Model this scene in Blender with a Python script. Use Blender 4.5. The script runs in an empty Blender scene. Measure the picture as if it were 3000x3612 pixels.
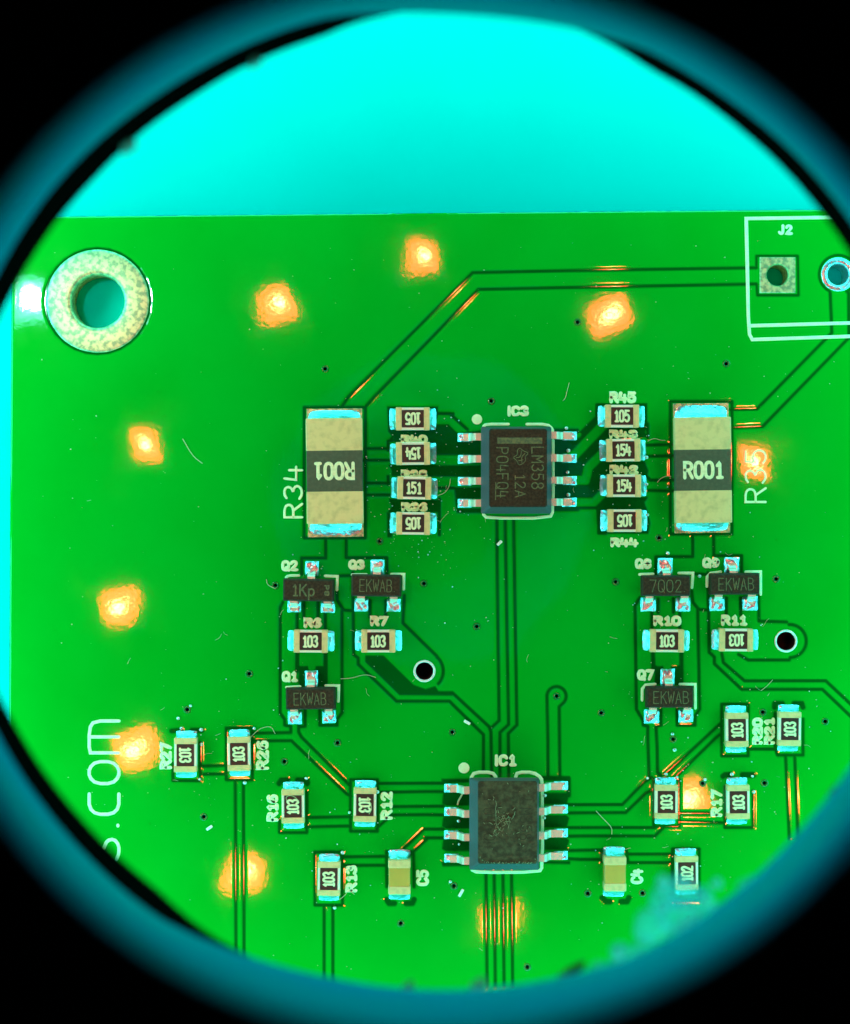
import bpy, math, random
import numpy as np

# ------------------------------------------------------------------ units
U = 0.001            # geometry below is written in millimetres
H = 100.0            # camera height above the board surface (mm)
PX = 62.0            # photo pixels per mm on the board surface
ZB = 1.6             # board thickness; the mat is z = 0
rng = random.Random(7)
nrg = np.random.RandomState(7)

scn = bpy.context.scene
col = scn.collection

# ------------------------------------------------------------------ camera
cam_d = bpy.data.cameras.new('camera')
cam = bpy.data.objects.new('camera', cam_d)
col.objects.link(cam)
cam.location = (0, 0, (H + ZB) * U)
cam.rotation_euler = (0, 0, 0)
cam_d.sensor_fit = 'HORIZONTAL'
cam_d.sensor_width = 36.0
cam_d.lens = 36.0 * H / (3000 / PX)
cam_d.clip_start = 0.001
cam_d.clip_end = 10.0
cam_d.dof.use_dof = True
cam_d.dof.focus_distance = (H - 0.4) * U
cam_d.dof.aperture_fstop = cam_d.lens / 0.70
scn.camera = cam

# ------------------------------------------------------------------ world: dark room
w = bpy.data.worlds.new('World')
scn.world = w
w.use_nodes = True
w.node_tree.nodes['Background'].inputs[0].default_value = (0.25, 0.9, 1.0, 1)
w.node_tree.nodes['Background'].inputs[1].default_value = 0.004

# ------------------------------------------------------------------ cyan work lamps standing round the board
LAMP_R, LAMP_Z, LAMP_W = 38.0, 9.5, 0.0066
for k in range(8):
    a = math.radians(22.5 + 45 * k)
    ld = bpy.data.lights.new('work_lamp', 'AREA')
    ld.shape = 'RECTANGLE'
    ld.size = 27 * U
    ld.size_y = 10 * U
    ld.color = (0.04, 0.97, 1.0)
    ld.energy = LAMP_W * (1.35 if math.cos(a) < -0.5 else 1.04)
    lo = bpy.data.objects.new('work_lamp', ld)
    col.objects.link(lo)
    lo.location = (LAMP_R * math.cos(a) * U, LAMP_R * math.sin(a) * U, (ZB + LAMP_Z) * U)
    tilt = math.atan2(LAMP_R, LAMP_Z)
    lo.rotation_euler = (tilt, 0, a + math.pi / 2)

vs = scn.view_settings
vs.view_transform = 'Standard'
vs.look = 'None'
vs.gamma = 1
vs.exposure = 0.0
vs.use_curve_mapping = False
scn.render.resolution_x = 850
scn.render.resolution_y = 1024

# ------------------------------------------------------------------ photo pixel -> board position
REG = {'A': (0, 600, .5734), 'B': (1000, 600, .5734), 'C': (2000, 600, .5734),
       'D': (1000, 1350, .344), 'E': (1550, 1350, .344), 'F': (2000, 1350, .344),
       'G': (2300, 1350, .4014), 'H': (900, 1900, .4014), 'I': (1500, 1900, .4014),
       'J': (2150, 1900, .4014), 'K': (2400, 2000, .344), 'L': (200, 2400, .4587),
       'M': (900, 2600, .3727), 'N': (1500, 2600, .344), 'O': (2050, 2500, .4587),
       'S': (0, 0, 1.0), 'T': (0, 0, 1.7202)}


def W(r, x, y, z=0.0):
    x0, y0, k = REG[r]
    s = (H - z) / H / PX
    return ((x0 + k * x - 1500) * s, -(y0 + k * y - 1806) * s)


def WL(r, pts, z=0.0):
    """polyline; a point may carry its own region letter"""
    out = []
    for p in pts:
        if len(p) == 3:
            r = p[0]
            out.append(W(p[0], p[1], p[2], z))
        else:
            out.append(W(r, p[0], p[1], z))
    return out


# ------------------------------------------------------------------ materials
def nodes(name):
    m = bpy.data.materials.new(name)
    m.use_nodes = True
    nt = m.node_tree
    return m, nt, nt.nodes['Principled BSDF']


def noise_bump(nt, b, scale, strength, dist, detail=3):
    tc = nt.nodes.new('ShaderNodeTexCoord')
    n = nt.nodes.new('ShaderNodeTexNoise')
    n.inputs['Scale'].default_value = scale
    n.inputs['Detail'].default_value = detail
    nt.links.new(tc.outputs['Object'], n.inputs['Vector'])
    bp = nt.nodes.new('ShaderNodeBump')
    bp.inputs['Strength'].default_value = strength
    bp.inputs['Distance'].default_value = dist * U
    nt.links.new(n.outputs['Fac'], bp.inputs['Height'])
    nt.links.new(bp.outputs['Normal'], b.inputs['Normal'])
    return tc, n, bp


def mat(name, base, rough=0.5, metal=0.0, spec=0.5, bump=None, vary=None, trans=0.0):
    """bump = (scale per metre, strength, distance mm); vary = (scale, colour2, lo, hi)"""
    m, nt, b = nodes(name)
    b.inputs['Base Color'].default_value = (*base, 1)
    b.inputs['Roughness'].default_value = rough
    b.inputs['Metallic'].default_value = metal
    b.inputs['Specular IOR Level'].default_value = spec
    b.inputs['Transmission Weight'].default_value = trans
    if bump:
        noise_bump(nt, b, bump[0], bump[1], bump[2])
    if vary:
        tc = nt.nodes.new('ShaderNodeTexCoord')
        n = nt.nodes.new('ShaderNodeTexNoise')
        n.inputs['Scale'].default_value = vary[0]
        n.inputs['Detail'].default_value = 5
        nt.links.new(tc.outputs['Object'], n.inputs['Vector'])
        rp = nt.nodes.new('ShaderNodeValToRGB')
        rp.color_ramp.elements[0].position = vary[2]
        rp.color_ramp.elements[1].position = vary[3]
        rp.color_ramp.elements[0].color = (*base, 1)
        rp.color_ramp.elements[1].color = (*vary[1], 1)
        nt.links.new(n.outputs['Fac'], rp.inputs['Fac'])
        nt.links.new(rp.outputs['Color'], b.inputs['Base Color'])
    return m


def emit(name, colr, strength):
    m, nt, b = nodes(name)
    b.inputs['Base Color'].default_value = (*colr, 1)
    b.inputs['Emission Color'].default_value = (*colr, 1)
    b.inputs['Emission Strength'].default_value = strength
    return m


M = {}
# solder mask: copper pour shows as the lighter green, bare laminate darker
m, nt, b = nodes('solder_mask')
at = nt.nodes.new('ShaderNodeAttribute')
at.attribute_name = 'copper'
tc = nt.nodes.new('ShaderNodeTexCoord')
nz = nt.nodes.new('ShaderNodeTexNoise')
nz.inputs['Scale'].default_value = 160
nz.inputs['Detail'].default_value = 6
nt.links.new(tc.outputs['Object'], nz.inputs['Vector'])
rpv = nt.nodes.new('ShaderNodeValToRGB')
rpv.color_ramp.elements[0].position = .3
rpv.color_ramp.elements[1].position = .7
rpv.color_ramp.elements[0].color = (0.0, 0.322, 0.010, 1)
rpv.color_ramp.elements[1].color = (0.0, 0.355, 0.014, 1)
nt.links.new(nz.outputs['Fac'], rpv.inputs['Fac'])
mx = nt.nodes.new('ShaderNodeMixRGB')
mx.inputs[1].default_value = (0.0, 0.085, 0.006, 1)
nt.links.new(at.outputs['Fac'], mx.inputs[0])
nt.links.new(rpv.outputs['Color'], mx.inputs[2])
nt.links.new(mx.outputs['Color'], b.inputs['Base Color'])
b.inputs['Roughness'].default_value = 0.22
b.inputs['Specular IOR Level'].default_value = 0.0
b.inputs['Coat Weight'].default_value = 1.0
cr = nt.nodes.new('ShaderNodeMapRange')
cr.inputs['From Min'].default_value = .35
cr.inputs['From Max'].default_value = .7
cr.inputs['To Min'].default_value = .022
cr.inputs['To Max'].default_value = .06
nr = nt.nodes.new('ShaderNodeTexNoise')
nr.inputs['Scale'].default_value = 420
nr.inputs['Detail'].default_value = 7
nr.inputs['Roughness'].default_value = .7
nt.links.new(tc.outputs['Object'], nr.inputs['Vector'])
nt.links.new(nr.outputs['Fac'], cr.inputs['Value'])
nt.links.new(cr.outputs['Result'], b.inputs['Coat Roughness'])
n2 = nt.nodes.new('ShaderNodeTexNoise')
n2.inputs['Scale'].default_value = 4200
n2.inputs['Detail'].default_value = 4
nt.links.new(tc.outputs['Object'], n2.inputs['Vector'])
bp = nt.nodes.new('ShaderNodeBump')
bp.inputs['Strength'].default_value = 0.35
bp.inputs['Distance'].default_value = 0.004 * U
nt.links.new(n2.outputs['Fac'], bp.inputs['Height'])
nt.links.new(bp.outputs['Normal'], b.inputs['Normal'])
nt.links.new(bp.outputs['Normal'], b.inputs['Coat Normal'])
M['mask'] = m
M['edge'] = mat('laminate_edge', (0.0, 0.045, 0.012), 0.35, bump=(3000, .3, .02))
M['mat'] = mat('work_mat', (0.0, 0.54, 0.44), 0.75, spec=.0, bump=(900, .12, .02),
               vary=(60, (0.0, 0.59, 0.49), .3, .7))
M['silk'] = mat('silkscreen_ink', (0.70, 0.95, 0.46), 0.6, spec=.3, bump=(5000, .5, .01),
                vary=(3000, (0.60, 0.84, 0.38), .5, .75))
M['solder'] = mat('solder', (0.66, 0.90, 0.92), 0.31, 1.0, bump=(4600, .85, .06),
                  vary=(4200, (0.62, 0.68, 0.56), .50, .72))
M['tin'] = mat('tinned_copper', (0.56, 0.72, 0.30), 0.40, .62, bump=(4600, .7, .03),
               vary=(3600, (0.20, 0.42, 0.18), .44, .60))
M['term'] = mat('terminal_tin', (0.72, 0.54, 0.19), 0.6, .05, spec=.4, bump=(5200, .5, .02),
                vary=(2600, (0.56, 0.42, 0.14), .45, .72))
M['ceramic'] = mat('alumina_ceramic', (0.80, 0.80, 0.50), 0.5)
M['coat'] = mat('black_resistor_coating', (0.020, 0.011, 0.004), 0.42, bump=(6000, .3, .01),
                vary=(3500, (0.032, 0.017, 0.006), .4, .7))
M['coat2'] = mat('grey_resistor_coating', (0.055, 0.072, 0.030), 0.6, spec=.35, bump=(7000, .6, .015),
                 vary=(5000, (0.072, 0.092, 0.040), .4, .7))
M['print'] = mat('pale_marking_print', (0.80, 0.76, 0.36), 0.6, vary=(5000, (.66, .62, .28), .45, .7))
M['epoxy'] = mat('black_moulded_epoxy', (0.026, 0.015, 0.004), 0.65, spec=.2, bump=(9000, .8, .02),
                 vary=(7000, (0.050, 0.034, 0.012), .42, .68))
M['epoxy_scuffed'] = mat('scuffed_dusty_epoxy', (0.034, 0.026, 0.008), 0.7, spec=.2, bump=(9000, .8, .02),
                         vary=(3600, (0.075, 0.072, 0.026), .36, .66))
M['epoxy_side'] = mat('epoxy_lit_side', (0.060, 0.060, 0.060), 0.4, spec=.5, bump=(9000, .5, .02))  # lit copy of the black epoxy: cyan sidelight put into a lighter colour
M['laser'] = mat('laser_etched_marking', (0.15, 0.15, 0.05), 0.8, spec=.2, bump=(9000, .8, .02),
                 vary=(6000, (0.07, 0.09, 0.04), .4, .65))
M['laser_dim'] = mat('faint_laser_marking', (0.042, 0.036, 0.014), 0.8, spec=.2)
M['cap'] = mat('capacitor_ceramic', (0.55, 0.36, 0.05), 0.45, vary=(700, (.50, .33, .045), .4, .6))
M['lead'] = mat('lead_frame_tin', (0.66, 0.66, 0.44), 0.45, .55, bump=(5000, .4, .02))
M['barrel'] = mat('plated_hole_barrel', (0.03, 0.10, 0.04), 0.5, .3)
M['dark'] = mat('painted_hole_shade', (0.004, 0.010, 0.006), 0.7)  # near-black colour paints the shade down vias and test holes
M['viaring'] = mat('via_ring_mask', (0.001, 0.16, 0.014), 0.2, bump=(6000, .3, .01))
M['rim'] = mat('tinned_hole_rim', (0.75, 0.80, 0.62), 0.4, .4)
M['dust'] = mat('dust', (0.45, 0.55, 0.24), 0.8, spec=.2)
M['scuff'] = mat('scuff_residue', (0.26, 0.30, 0.14), 0.8, spec=.2)
M['ball'] = mat('solder_ball', (0.95, 0.75, 0.62), 0.3, .9)
M['flux'] = mat('flux_flake', (0.80, 0.86, 0.62), 0.7)
M['hood'] = mat('black_hood_plastic', (0.006, 0.007, 0.008), 0.65, spec=.2)
M['wall'] = mat('lining_painted_reflection', (0.0, 0.42, 0.64), 0.6, spec=.0, bump=(400, .25, .2),
                vary=(90, (0.0, 0.54, 0.52), .4, .65))  # teal light bounced off board and mat is put into this colour
M['lip'] = mat('black_lip_rubber', (0.004, 0.012, 0.006), 0.9, spec=.1, bump=(1500, .6, .1))
M['pcbw'] = mat('white_led_package', (0.5, 0.5, 0.48), 0.5)
M['led_warm'] = emit('warm_led_phosphor', (1.0, 0.026, 0.024), 92.0)
M['led_core'] = emit('warm_led_chip', (1.0, 0.55, 0.16), 190.0)
M['led_cyan'] = emit('cyan_led_phosphor', (0.2, 1.0, 0.95), 14.0)
M['led_ccore'] = emit('cyan_led_chip', (0.8, 1.0, 1.0), 900.0)
M['crumb_red'] = mat('red_brown_crumb', (0.30, 0.07, 0.05), 0.6, bump=(1500, .8, .1),
                     vary=(900, (.5, .5, .42), .45, .6))
M['crumb_dark'] = mat('dark_brown_crumb', (0.035, 0.016, 0.010), 0.5, bump=(1200, .8, .1))
def translucent(name, tcol, clear, spec_r=.3):
    m, nt, b = nodes(name)
    b.inputs['Base Color'].default_value = (*tcol, 1)
    b.inputs['Roughness'].default_value = spec_r
    tl = nt.nodes.new('ShaderNodeBsdfTranslucent'); tl.inputs[0].default_value = (*tcol, 1)
    tp = nt.nodes.new('ShaderNodeBsdfTransparent')
    m1 = nt.nodes.new('ShaderNodeMixShader'); m1.inputs[0].default_value = .08
    m2 = nt.nodes.new('ShaderNodeMixShader'); m2.inputs[0].default_value = clear
    nt.links.new(tl.outputs[0], m1.inputs[1]); nt.links.new(b.outputs[0], m1.inputs[2])
    nt.links.new(m1.outputs[0], m2.inputs[1]); nt.links.new(tp.outputs[0], m2.inputs[2])
    nt.links.new(m2.outputs[0], nt.nodes['Material Output'].inputs['Surface'])
    return m


M['gel'] = translucent('cloudy_teal_gel', (0.7, 1.0, 1.0), .45)
M['gel_pale'] = translucent('pale_gel_bead', (1.0, 0.95, 0.9), .2)
M['crumb_red'] = translucent('red_grey_crumb', (1.0, 0.55, 0.45), .1)
M['crumb_dark'] = translucent('brown_crumb', (0.55, 0.28, 0.18), .2)


# ------------------------------------------------------------------ mesh helpers
def mk(name, V, F, material, parent=None, loc=(0, 0, 0), rz=0.0, smooth=False):
    me = bpy.data.meshes.new(name)
    me.from_pydata([(v[0] * U, v[1] * U, v[2] * U) for v in V], [], F)
    me.materials.append(material)
    if smooth:
        me.polygons.foreach_set('use_smooth', [True] * len(me.polygons))
    me.update()
    return link(name, me, parent, loc, rz)


def link(name, me, parent=None, loc=(0, 0, 0), rz=0.0):
    o = bpy.data.objects.new(name, me)
    col.objects.link(o)
    o.location = (loc[0] * U, loc[1] * U, loc[2] * U)
    o.rotation_euler = (0, 0, rz)
    if parent:
        o.parent = parent
    return o


def tag(o, label=None, cat=None, group=None, kind=None):
    if label: o['label'] = label
    if cat: o['category'] = cat
    if group: o['group'] = group
    if kind: o['kind'] = kind
    return o


def rring(hx, hy, z, r, n=3, cx=0.0, cy=0.0):
    r = min(r, hx, hy)
    P = []
    for (sx, sy, a0) in ((1, 1, 0), (-1, 1, 90), (-1, -1, 180), (1, -1, 270)):
        for i in range(n + 1):
            a = math.radians(a0 + 90 * i / n)
            P.append((cx + sx * (hx - r) + r * math.cos(a), cy + sy * (hy - r) + r * math.sin(a), z))
    return P


def loft(rings, cap0=True, cap1=True):
    V, F = [], []
    n = len(rings[0])
    for R in rings:
        V += R
    for k in range(len(rings) - 1):
        for i in range(n):
            j = (i + 1) % n
            F.append((k * n + i, k * n + j, (k + 1) * n + j, (k + 1) * n + i))
    if cap0: F.append(tuple(range(n - 1, -1, -1)))
    if cap1: F.append(tuple((len(rings) - 1) * n + i for i in range(n)))
    return V, F


def join(*parts):
    V, F = [], []
    for v, f in parts:
        o = len(V)
        V += list(v)
        F += [tuple(i + o for i in q) for q in f]
    return V, F


def bbox(x0, x1, y0, y1, z0, z1, r=0.03):
    cx, cy, hx, hy = (x0 + x1) / 2, (y0 + y1) / 2, (x1 - x0) / 2, (y1 - y0) / 2
    return loft([rring(hx, hy, z0, r, 2, cx, cy), rring(hx, hy, z1 - r * .6, r, 2, cx, cy),
                 rring(hx - r * .6, hy - r * .6, z1, r * .7, 2, cx, cy)])


def chaikin(P, it=1):
    for _ in range(it):
        if len(P) < 3: return P
        closed = P[0] == P[-1]
        Q = []
        if not closed: Q.append(P[0])
        for a, c in zip(P[:-1], P[1:]):
            Q.append((a[0] * .75 + c[0] * .25, a[1] * .75 + c[1] * .25))
            Q.append((a[0] * .25 + c[0] * .75, a[1] * .25 + c[1] * .75))
        if closed: Q.append(Q[0])
        else: Q.append(P[-1])
        P = Q
    return P


def ribbon(P, wd, z0, th, jit=0.0):
    """raised printed stroke with rounded ends"""
    P = [p for i, p in enumerate(P) if i == 0 or math.dist(p, P[i - 1]) > 1e-5]
    if len(P) < 2:
        P = [P[0], (P[0][0] + wd * .05, P[0][1])]
    closed = math.dist(P[0], P[-1]) < 1e-4 and len(P) > 3
    if closed: P = P[:-1]
    n = len(P)
    S = []

    def nrm(a, c):
        d = math.dist(a, c) or 1e-9
        return (-(c[1] - a[1]) / d, (c[0] - a[0]) / d)
    for i in range(n):
        a = P[i - 1] if (i > 0 or closed) else None
        c = P[(i + 1) % n] if (i < n - 1 or closed) else None
        if a is None: N = nrm(P[i], c); k = 1
        elif c is None: N = nrm(a, P[i]); k = 1
        else:
            n1, n2 = nrm(a, P[i]), nrm(P[i], c)
            sx, sy = n1[0] + n2[0], n1[1] + n2[1]
            l = math.hypot(sx, sy)
            if l < .3: N = n1; k = 1
            else:
                N = (sx / l, sy / l); k = min(1.5, 2 / l)
        h = wd / 2 * k * (1 + jit * rng.uniform(-1, 1))
        S.append((P[i], N, h))
    if not closed:
        (p, N, h) = S[0]
        tx, ty = N[1], -N[0]
        pre = [((p[0] - tx * wd * .5, p[1] - ty * wd * .5), N, wd * .12),
               ((p[0] - tx * wd * .33, p[1] - ty * wd * .33), N, wd * .37)]
        (p, N, h) = S[-1]
        tx, ty = N[1], -N[0]
        post = [((p[0] + tx * wd * .33, p[1] + ty * wd * .33), N, wd * .37),
                ((p[0] + tx * wd * .5, p[1] + ty * wd * .5), N, wd * .12)]
        S = pre + S + post
    V, F = [], []
    for (p, N, h) in S:
        for (q, zz) in ((-1, 0), (-.72, 1), (.72, 1), (1, 0)):
            V.append((p[0] + N[0] * h * q, p[1] + N[1] * h * q, z0 + th * zz))
    m_ = len(S)
    for i in range(m_ if closed else m_ - 1):
        j = (i + 1) % m_
        for q in range(3):
            F.append((i * 4 + q, i * 4 + q + 1, j * 4 + q + 1, j * 4 + q)[::-1])
    return V, F


GL = {
 '0': [[(1, 0), (3, 0), (4, 1.3), (4, 4.7), (3, 6), (1, 6), (0, 4.7), (0, 1.3), (1, 0)]],
 '1': [[(.9, 4.7), (2.2, 6), (2.2, 3), (2.2, 0)], [(1, 0), (3.4, 0)]],
 '2': [[(.2, 4.6), (.8, 5.7), (2, 6), (3.3, 5.6), (3.7, 4.4), (3, 3.2), (.2, 0), (.2, 0), (3.9, 0)]],
 '3': [[(.2, 5.3), (1.2, 6), (2.8, 6), (3.6, 5), (3.3, 3.7), (2, 3.1), (3.5, 2.6), (3.9, 1.4), (3, .2), (1.2, 0), (0, .9)]],
 '4': [[(.5, 6), (.1, 2.2), (.1, 2.0), (4, 2.0)], [(3, 4.4), (3, 0)]],
 '5': [[(3.6, 6), (.6, 6), (.6, 6), (.3, 3.3), (1.2, 3.8), (2.6, 3.8), (3.8, 2.8), (3.8, 1.2), (2.8, .1), (1.2, 0), (.1, .8)]],
 '6': [[(3.4, 5.6), (2.2, 6), (.9, 5.2), (.2, 3.2), (.2, 1.4), (1.2, .1), (2.8, .1), (3.8, 1.3), (3.6, 2.8), (2.6, 3.6), (1.2, 3.4), (.3, 2.2)]],
 '7': [[(0, 6), (4, 6), (4, 6), (1.6, 0)]],
 '8': [[(2, 3.2), (3.5, 3.8), (3.6, 5.2), (2.6, 6), (1.4, 6), (.4, 5.2), (.5, 3.8), (2, 3.2), (3.8, 2.4), (3.9, 1), (2.8, 0), (1.2, 0), (.1, 1), (.2, 2.4), (2, 3.2)]],
 '9': [[(.6, .4), (1.8, 0), (3.1, .8), (3.8, 2.8), (3.8, 4.6), (2.8, 5.9), (1.2, 5.9), (.2, 4.7), (.4, 3.2), (1.4, 2.4), (2.8, 2.6), (3.7, 3.8)]],
 'R': [[(0, 0), (0, 6), (0, 6), (2.6, 6), (3.7, 5.2), (3.7, 3.8), (2.6, 3), (0, 3)], [(2, 3), (4, 0)]],
 'Q': [[(1, 0), (3, 0), (4, 1.3), (4, 4.7), (3, 6), (1, 6), (0, 4.7), (0, 1.3), (1, 0)], [(2.4, 1.6), (4, -.3)]],
 'I': [[(2, 0), (2, 6)]],
 'C': [[(3.9, 1.2), (3, .1), (1.2, 0), (0, 1.2), (0, 4.8), (1.2, 6), (3, 5.9), (3.9, 4.8)]],
 'J': [[(3, 6), (3, 1.2), (2.2, 0), (1, 0), (.2, 1)]],
 'L': [[(0, 6), (0, 0), (0, 0), (3.8, 0)]],
 'M': [[(0, 0), (0, 6), (0, 6), (2, 2.5), (2, 2.5), (4, 6), (4, 6), (4, 0)]],
 'P': [[(0, 0), (0, 6), (0, 6), (2.6, 6), (3.8, 5.2), (3.8, 3.7), (2.6, 2.8), (0, 2.8)]],
 'A': [[(0, 0), (2, 6), (2, 6), (4, 0)], [(.8, 2), (3.2, 2)]],
 'F': [[(0, 0), (0, 6), (0, 6), (3.8, 6)], [(0, 3.2), (3, 3.2)]],
 'E': [[(3.8, 0), (0, 0), (0, 0), (0, 6), (0, 6), (3.8, 6)], [(0, 3.1), (3.2, 3.1)]],
 'K': [[(0, 0), (0, 6)], [(3.8, 6), (.1, 2.6)], [(1.3, 3.6), (4, 0)]],
 'W': [[(-.3, 6), (.9, 0), (.9, 0), (2, 4.6), (2, 4.6), (3.1, 0), (3.1, 0), (4.3, 6)]],
 'B': [[(0, 0), (0, 6), (0, 6), (2.5, 6), (3.5, 5.3), (3.5, 3.9), (2.5, 3.2), (0, 3.2)], [(2.5, 3.2), (3.9, 2.4), (3.9, .8), (2.7, 0), (0, 0)]],
 'p': [[(0, -2), (0, 3.6)], [(0, 3), (1.5, 3.8), (3, 3.4), (3.4, 1.8), (2.8, .4), (1.4, 0), (0, .8)]],
 'd': [[(3.4, 6), (3.4, 0)], [(3.4, 3), (2, 3.8), (.6, 3.2), (0, 1.8), (.7, .4), (2, 0), (3.4, .8)]],
 'm': [[(0, 0), (0, 5), (0, 5), (0, 6), (4.4, 6), (5.8, 5), (5.8, 0)], [(2.9, 6), (2.9, 0)]],
 'o': [[(1.2, 0), (2.8, 0), (4, 1.4), (4, 4.6), (2.8, 6), (1.2, 6), (0, 4.6), (0, 1.4), (1.2, 0)]],
 'c': [[(3.7, 0), (1.2, 0), (0, 1.4), (0, 4.6), (1.2, 6), (3.7, 6)]],
 's': [[(0, .5), (1, 0), (2.6, 0), (3.7, 1), (3.4, 2.4), (2.2, 3), (.8, 3.6), (.3, 4.9), (1.3, 6), (3.2, 6)]],
 '.': [[(.5, .2), (.6, .2)]],
}
ADV = {'I': 4.2, '.': 2.6, 'm': 7.6, '1': 5.0}


def text_mesh(s, w, h, stroke, th, jit=0.0, it=1):
    """text fitted to w x h (mm), centred on the origin, reading along +x"""
    strokes = []
    x = 0.0
    for ch in s:
        if ch in GL:
            for pl in GL[ch]:
                strokes.append([(x + p[0], p[1]) for p in pl])
        x += ADV.get(ch, 5.6)
    xs = [p[0] for q in strokes for p in q if True]
    x0, x1 = min(xs), max(xs)
    kx = (w - stroke) / max(x1 - x0, .01)
    ky = (h - stroke) / 6.0
    parts = []
    for i, q in enumerate(strokes):
        P = [((p[0] - (x0 + x1) / 2) * kx, (p[1] - 3) * ky) for p in q]
        parts.append(ribbon(chaikin(P, it), stroke, 0.0, th + .0015 * (i % 7), jit))
    return join(*parts)


# ------------------------------------------------------------------ setting: mat
n = 40
V, F = [], []
for j in range(n + 1):
    for i in range(n + 1):
        x = (i / n - .5) * 420
        y = (j / n - .5) * 420
        V.append((x, y, 0.0))
for j in range(n):
    for i in range(n):
        a = j * (n + 1) + i
        F.append((a, a + 1, a + n + 2, a + n + 1))
tag(mk('work_mat', V, F, M['mat'], smooth=True), 'plain cyan work mat under the green circuit board', 'mat', kind='structure')

# ------------------------------------------------------------------ the circuit board
board = bpy.data.objects.new('circuit_board', None)
col.objects.link(board)
board.empty_display_size = 0.01
tag(board, 'green printed circuit board with small soldered components lying on cyan mat', 'circuit board')

GROOVE = 0.20
lines, polys, lights = [], [], []


def g(r, pts, wd=GROOVE, smooth=0):
    P = WL(r, pts)
    lines.append((chaikin(P, smooth), wd))


def arc(r, cx, cy, rad, a0, a1, wd=GROOVE):
    x0, y0, k = REG[r]
    c = W(r, cx, cy)
    R = rad * k / PX
    n_ = 28
    lines.append(([(c[0] + R * math.cos(math.radians(a0 + (a1 - a0) * i / n_)),
                    c[1] + R * math.sin(math.radians(a0 + (a1 - a0) * i / n_))) for i in range(n_ + 1)], wd))


def po(r, pts):
    polys.append(WL(r, pts))


def lt(r, pts, wd):
    lights.append((WL(r, pts), wd))


def rect(r, x0, y0, x1, y1, wd=GROOVE):
    g(r, [(x0, y0), (x1, y0), (x1, y1), (x0, y1), (x0, y0)], wd)


# long pair from connector to the left shunt
g('C', [(1168, 600), ('C', 0, 618), ('B', 1165, 630), ('B', 400, 1395), ('D', 590, 262)])
g('C', [(1168, 700), ('C', 0, 722), ('B', 1200, 733), ('B', 560, 1395), ('D', 850, 240)])
g('C', [(1168, 600), (1168, 527), (1422, 527), (1427, 770), (1174, 770), (1170, 700)], .16)
arc('C', 1672, 640, 118, -65, 245, .16)
g('C', [(1622, 755), (1632, 1000), ('G', 925, 230), ('G', 690, 235)])
g('C', [(1735, 755), (1738, 1030), ('G', 975, 385), ('G', 715, 395)])
arc('A', 600, 805, 325, 0, 360, .17)
# shunt pads
rect('D', 215, 252, 842, 1592, .2)
rect('G', 165, 165, 705, 1330, .2)
for y in (675, 795): g('D', [(815, y), (1090, y)])
for y in (1030, 1150): g('D', [(850, y), (1090, y)])
g('D', [(435, 1595), ('H', 622, 0), (622, 172), (412, 172), (412, 310)])
g('D', [(645, 1595), ('H', 802, 0), (802, 168), (1160, 168), (1160, 310)])
# left resistor array
po('D', [(1062, 240), (1590, 240), (1590, 330), (1530, 500), (1530, 610), (1060, 610), (1110, 545), (1075, 500)])
po('D', [(1075, 840), (1600, 840), (1600, 960), (1110, 960), (1110, 900)])
po('D', [(1080, 1190), (1610, 1200), (1610, 1330), (1070, 1330), (1110, 1270)])
po('D', [(1062, 1330), (1120, 1330), (1120, 1590), (1065, 1590)])
g('D', [(1600, 1190), (1600, 1560)])
g('D', [(1075, 600), (1075, 690)])
g('D', [(1075, 960), (1075, 1040)])
g('D', [(1575, 315), (1744, 318), ('E', 110, 318), ('E', 290, 480)])
po('E', [(-60, 425), (95, 425), (190, 515), (430, 485), (430, 745), (-130, 745), (-130, 480)])
po('E', [(-120, 845), (430, 845), (430, 970), (-120, 965)])
g('E', [(-110, 1080), (150, 1080)])
po('E', [(150, 1070), (430, 1070), (430, 1190), (165, 1190)])
po('E', [(160, 1190), (190, 1190), (190, 1285), (440, 1285), (440, 1338), (180, 1338)])
# right side of the upper op-amp
po('E', [(1155, 468), (1430, 468), (1440, 500), (1600, 345), (1600, 215), (1720, 215), (1720, 1560), (1625, 1560), (1610, 1300),
         (1450, 1300), (1430, 1320), (1150, 1320)])
for pl, wd in (([(1290, 530), (1430, 545), (1440, 530)], .2), ([(1290, 775), (1390, 740), (1720, 395)], .52),
               ([(1290, 1000), (1500, 1000), (1530, 870), (1740, 660)], .50), ([(1290, 1225), (1590, 1225), (1740, 1075)], .46)):
    lt('E', pl, wd)
po('F', [(300, 208), (828, 208), (828, 480), (780, 520), (300, 560)])
po('F', [(300, 470), (800, 490), (830, 560), (330, 590)])
po('F', [(330, 800), (800, 800), (840, 900), (830, 960), (330, 960)])
po('F', [(320, 1170), (840, 1170), (800, 1230), (830, 1310), (860, 1440), (840, 1550), (310, 1550)])
for y in (640, 755): g('F', [(820, y), (1110, y - 8)])
g('F', [(820, 960), (860, 1000), (1110, 995)])
g('F', [(840, 1105), (1110, 1110)])
g('F', [(830, 420), (830, 560)])
g('F', [(1290, 1540), ('J', 735, 0), (735, 158), (410, 160), (410, 310)])
g('F', [(1505, 1540), ('J', 918, 0), (920, 150), (1165, 150), (1162, 300)])
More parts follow.
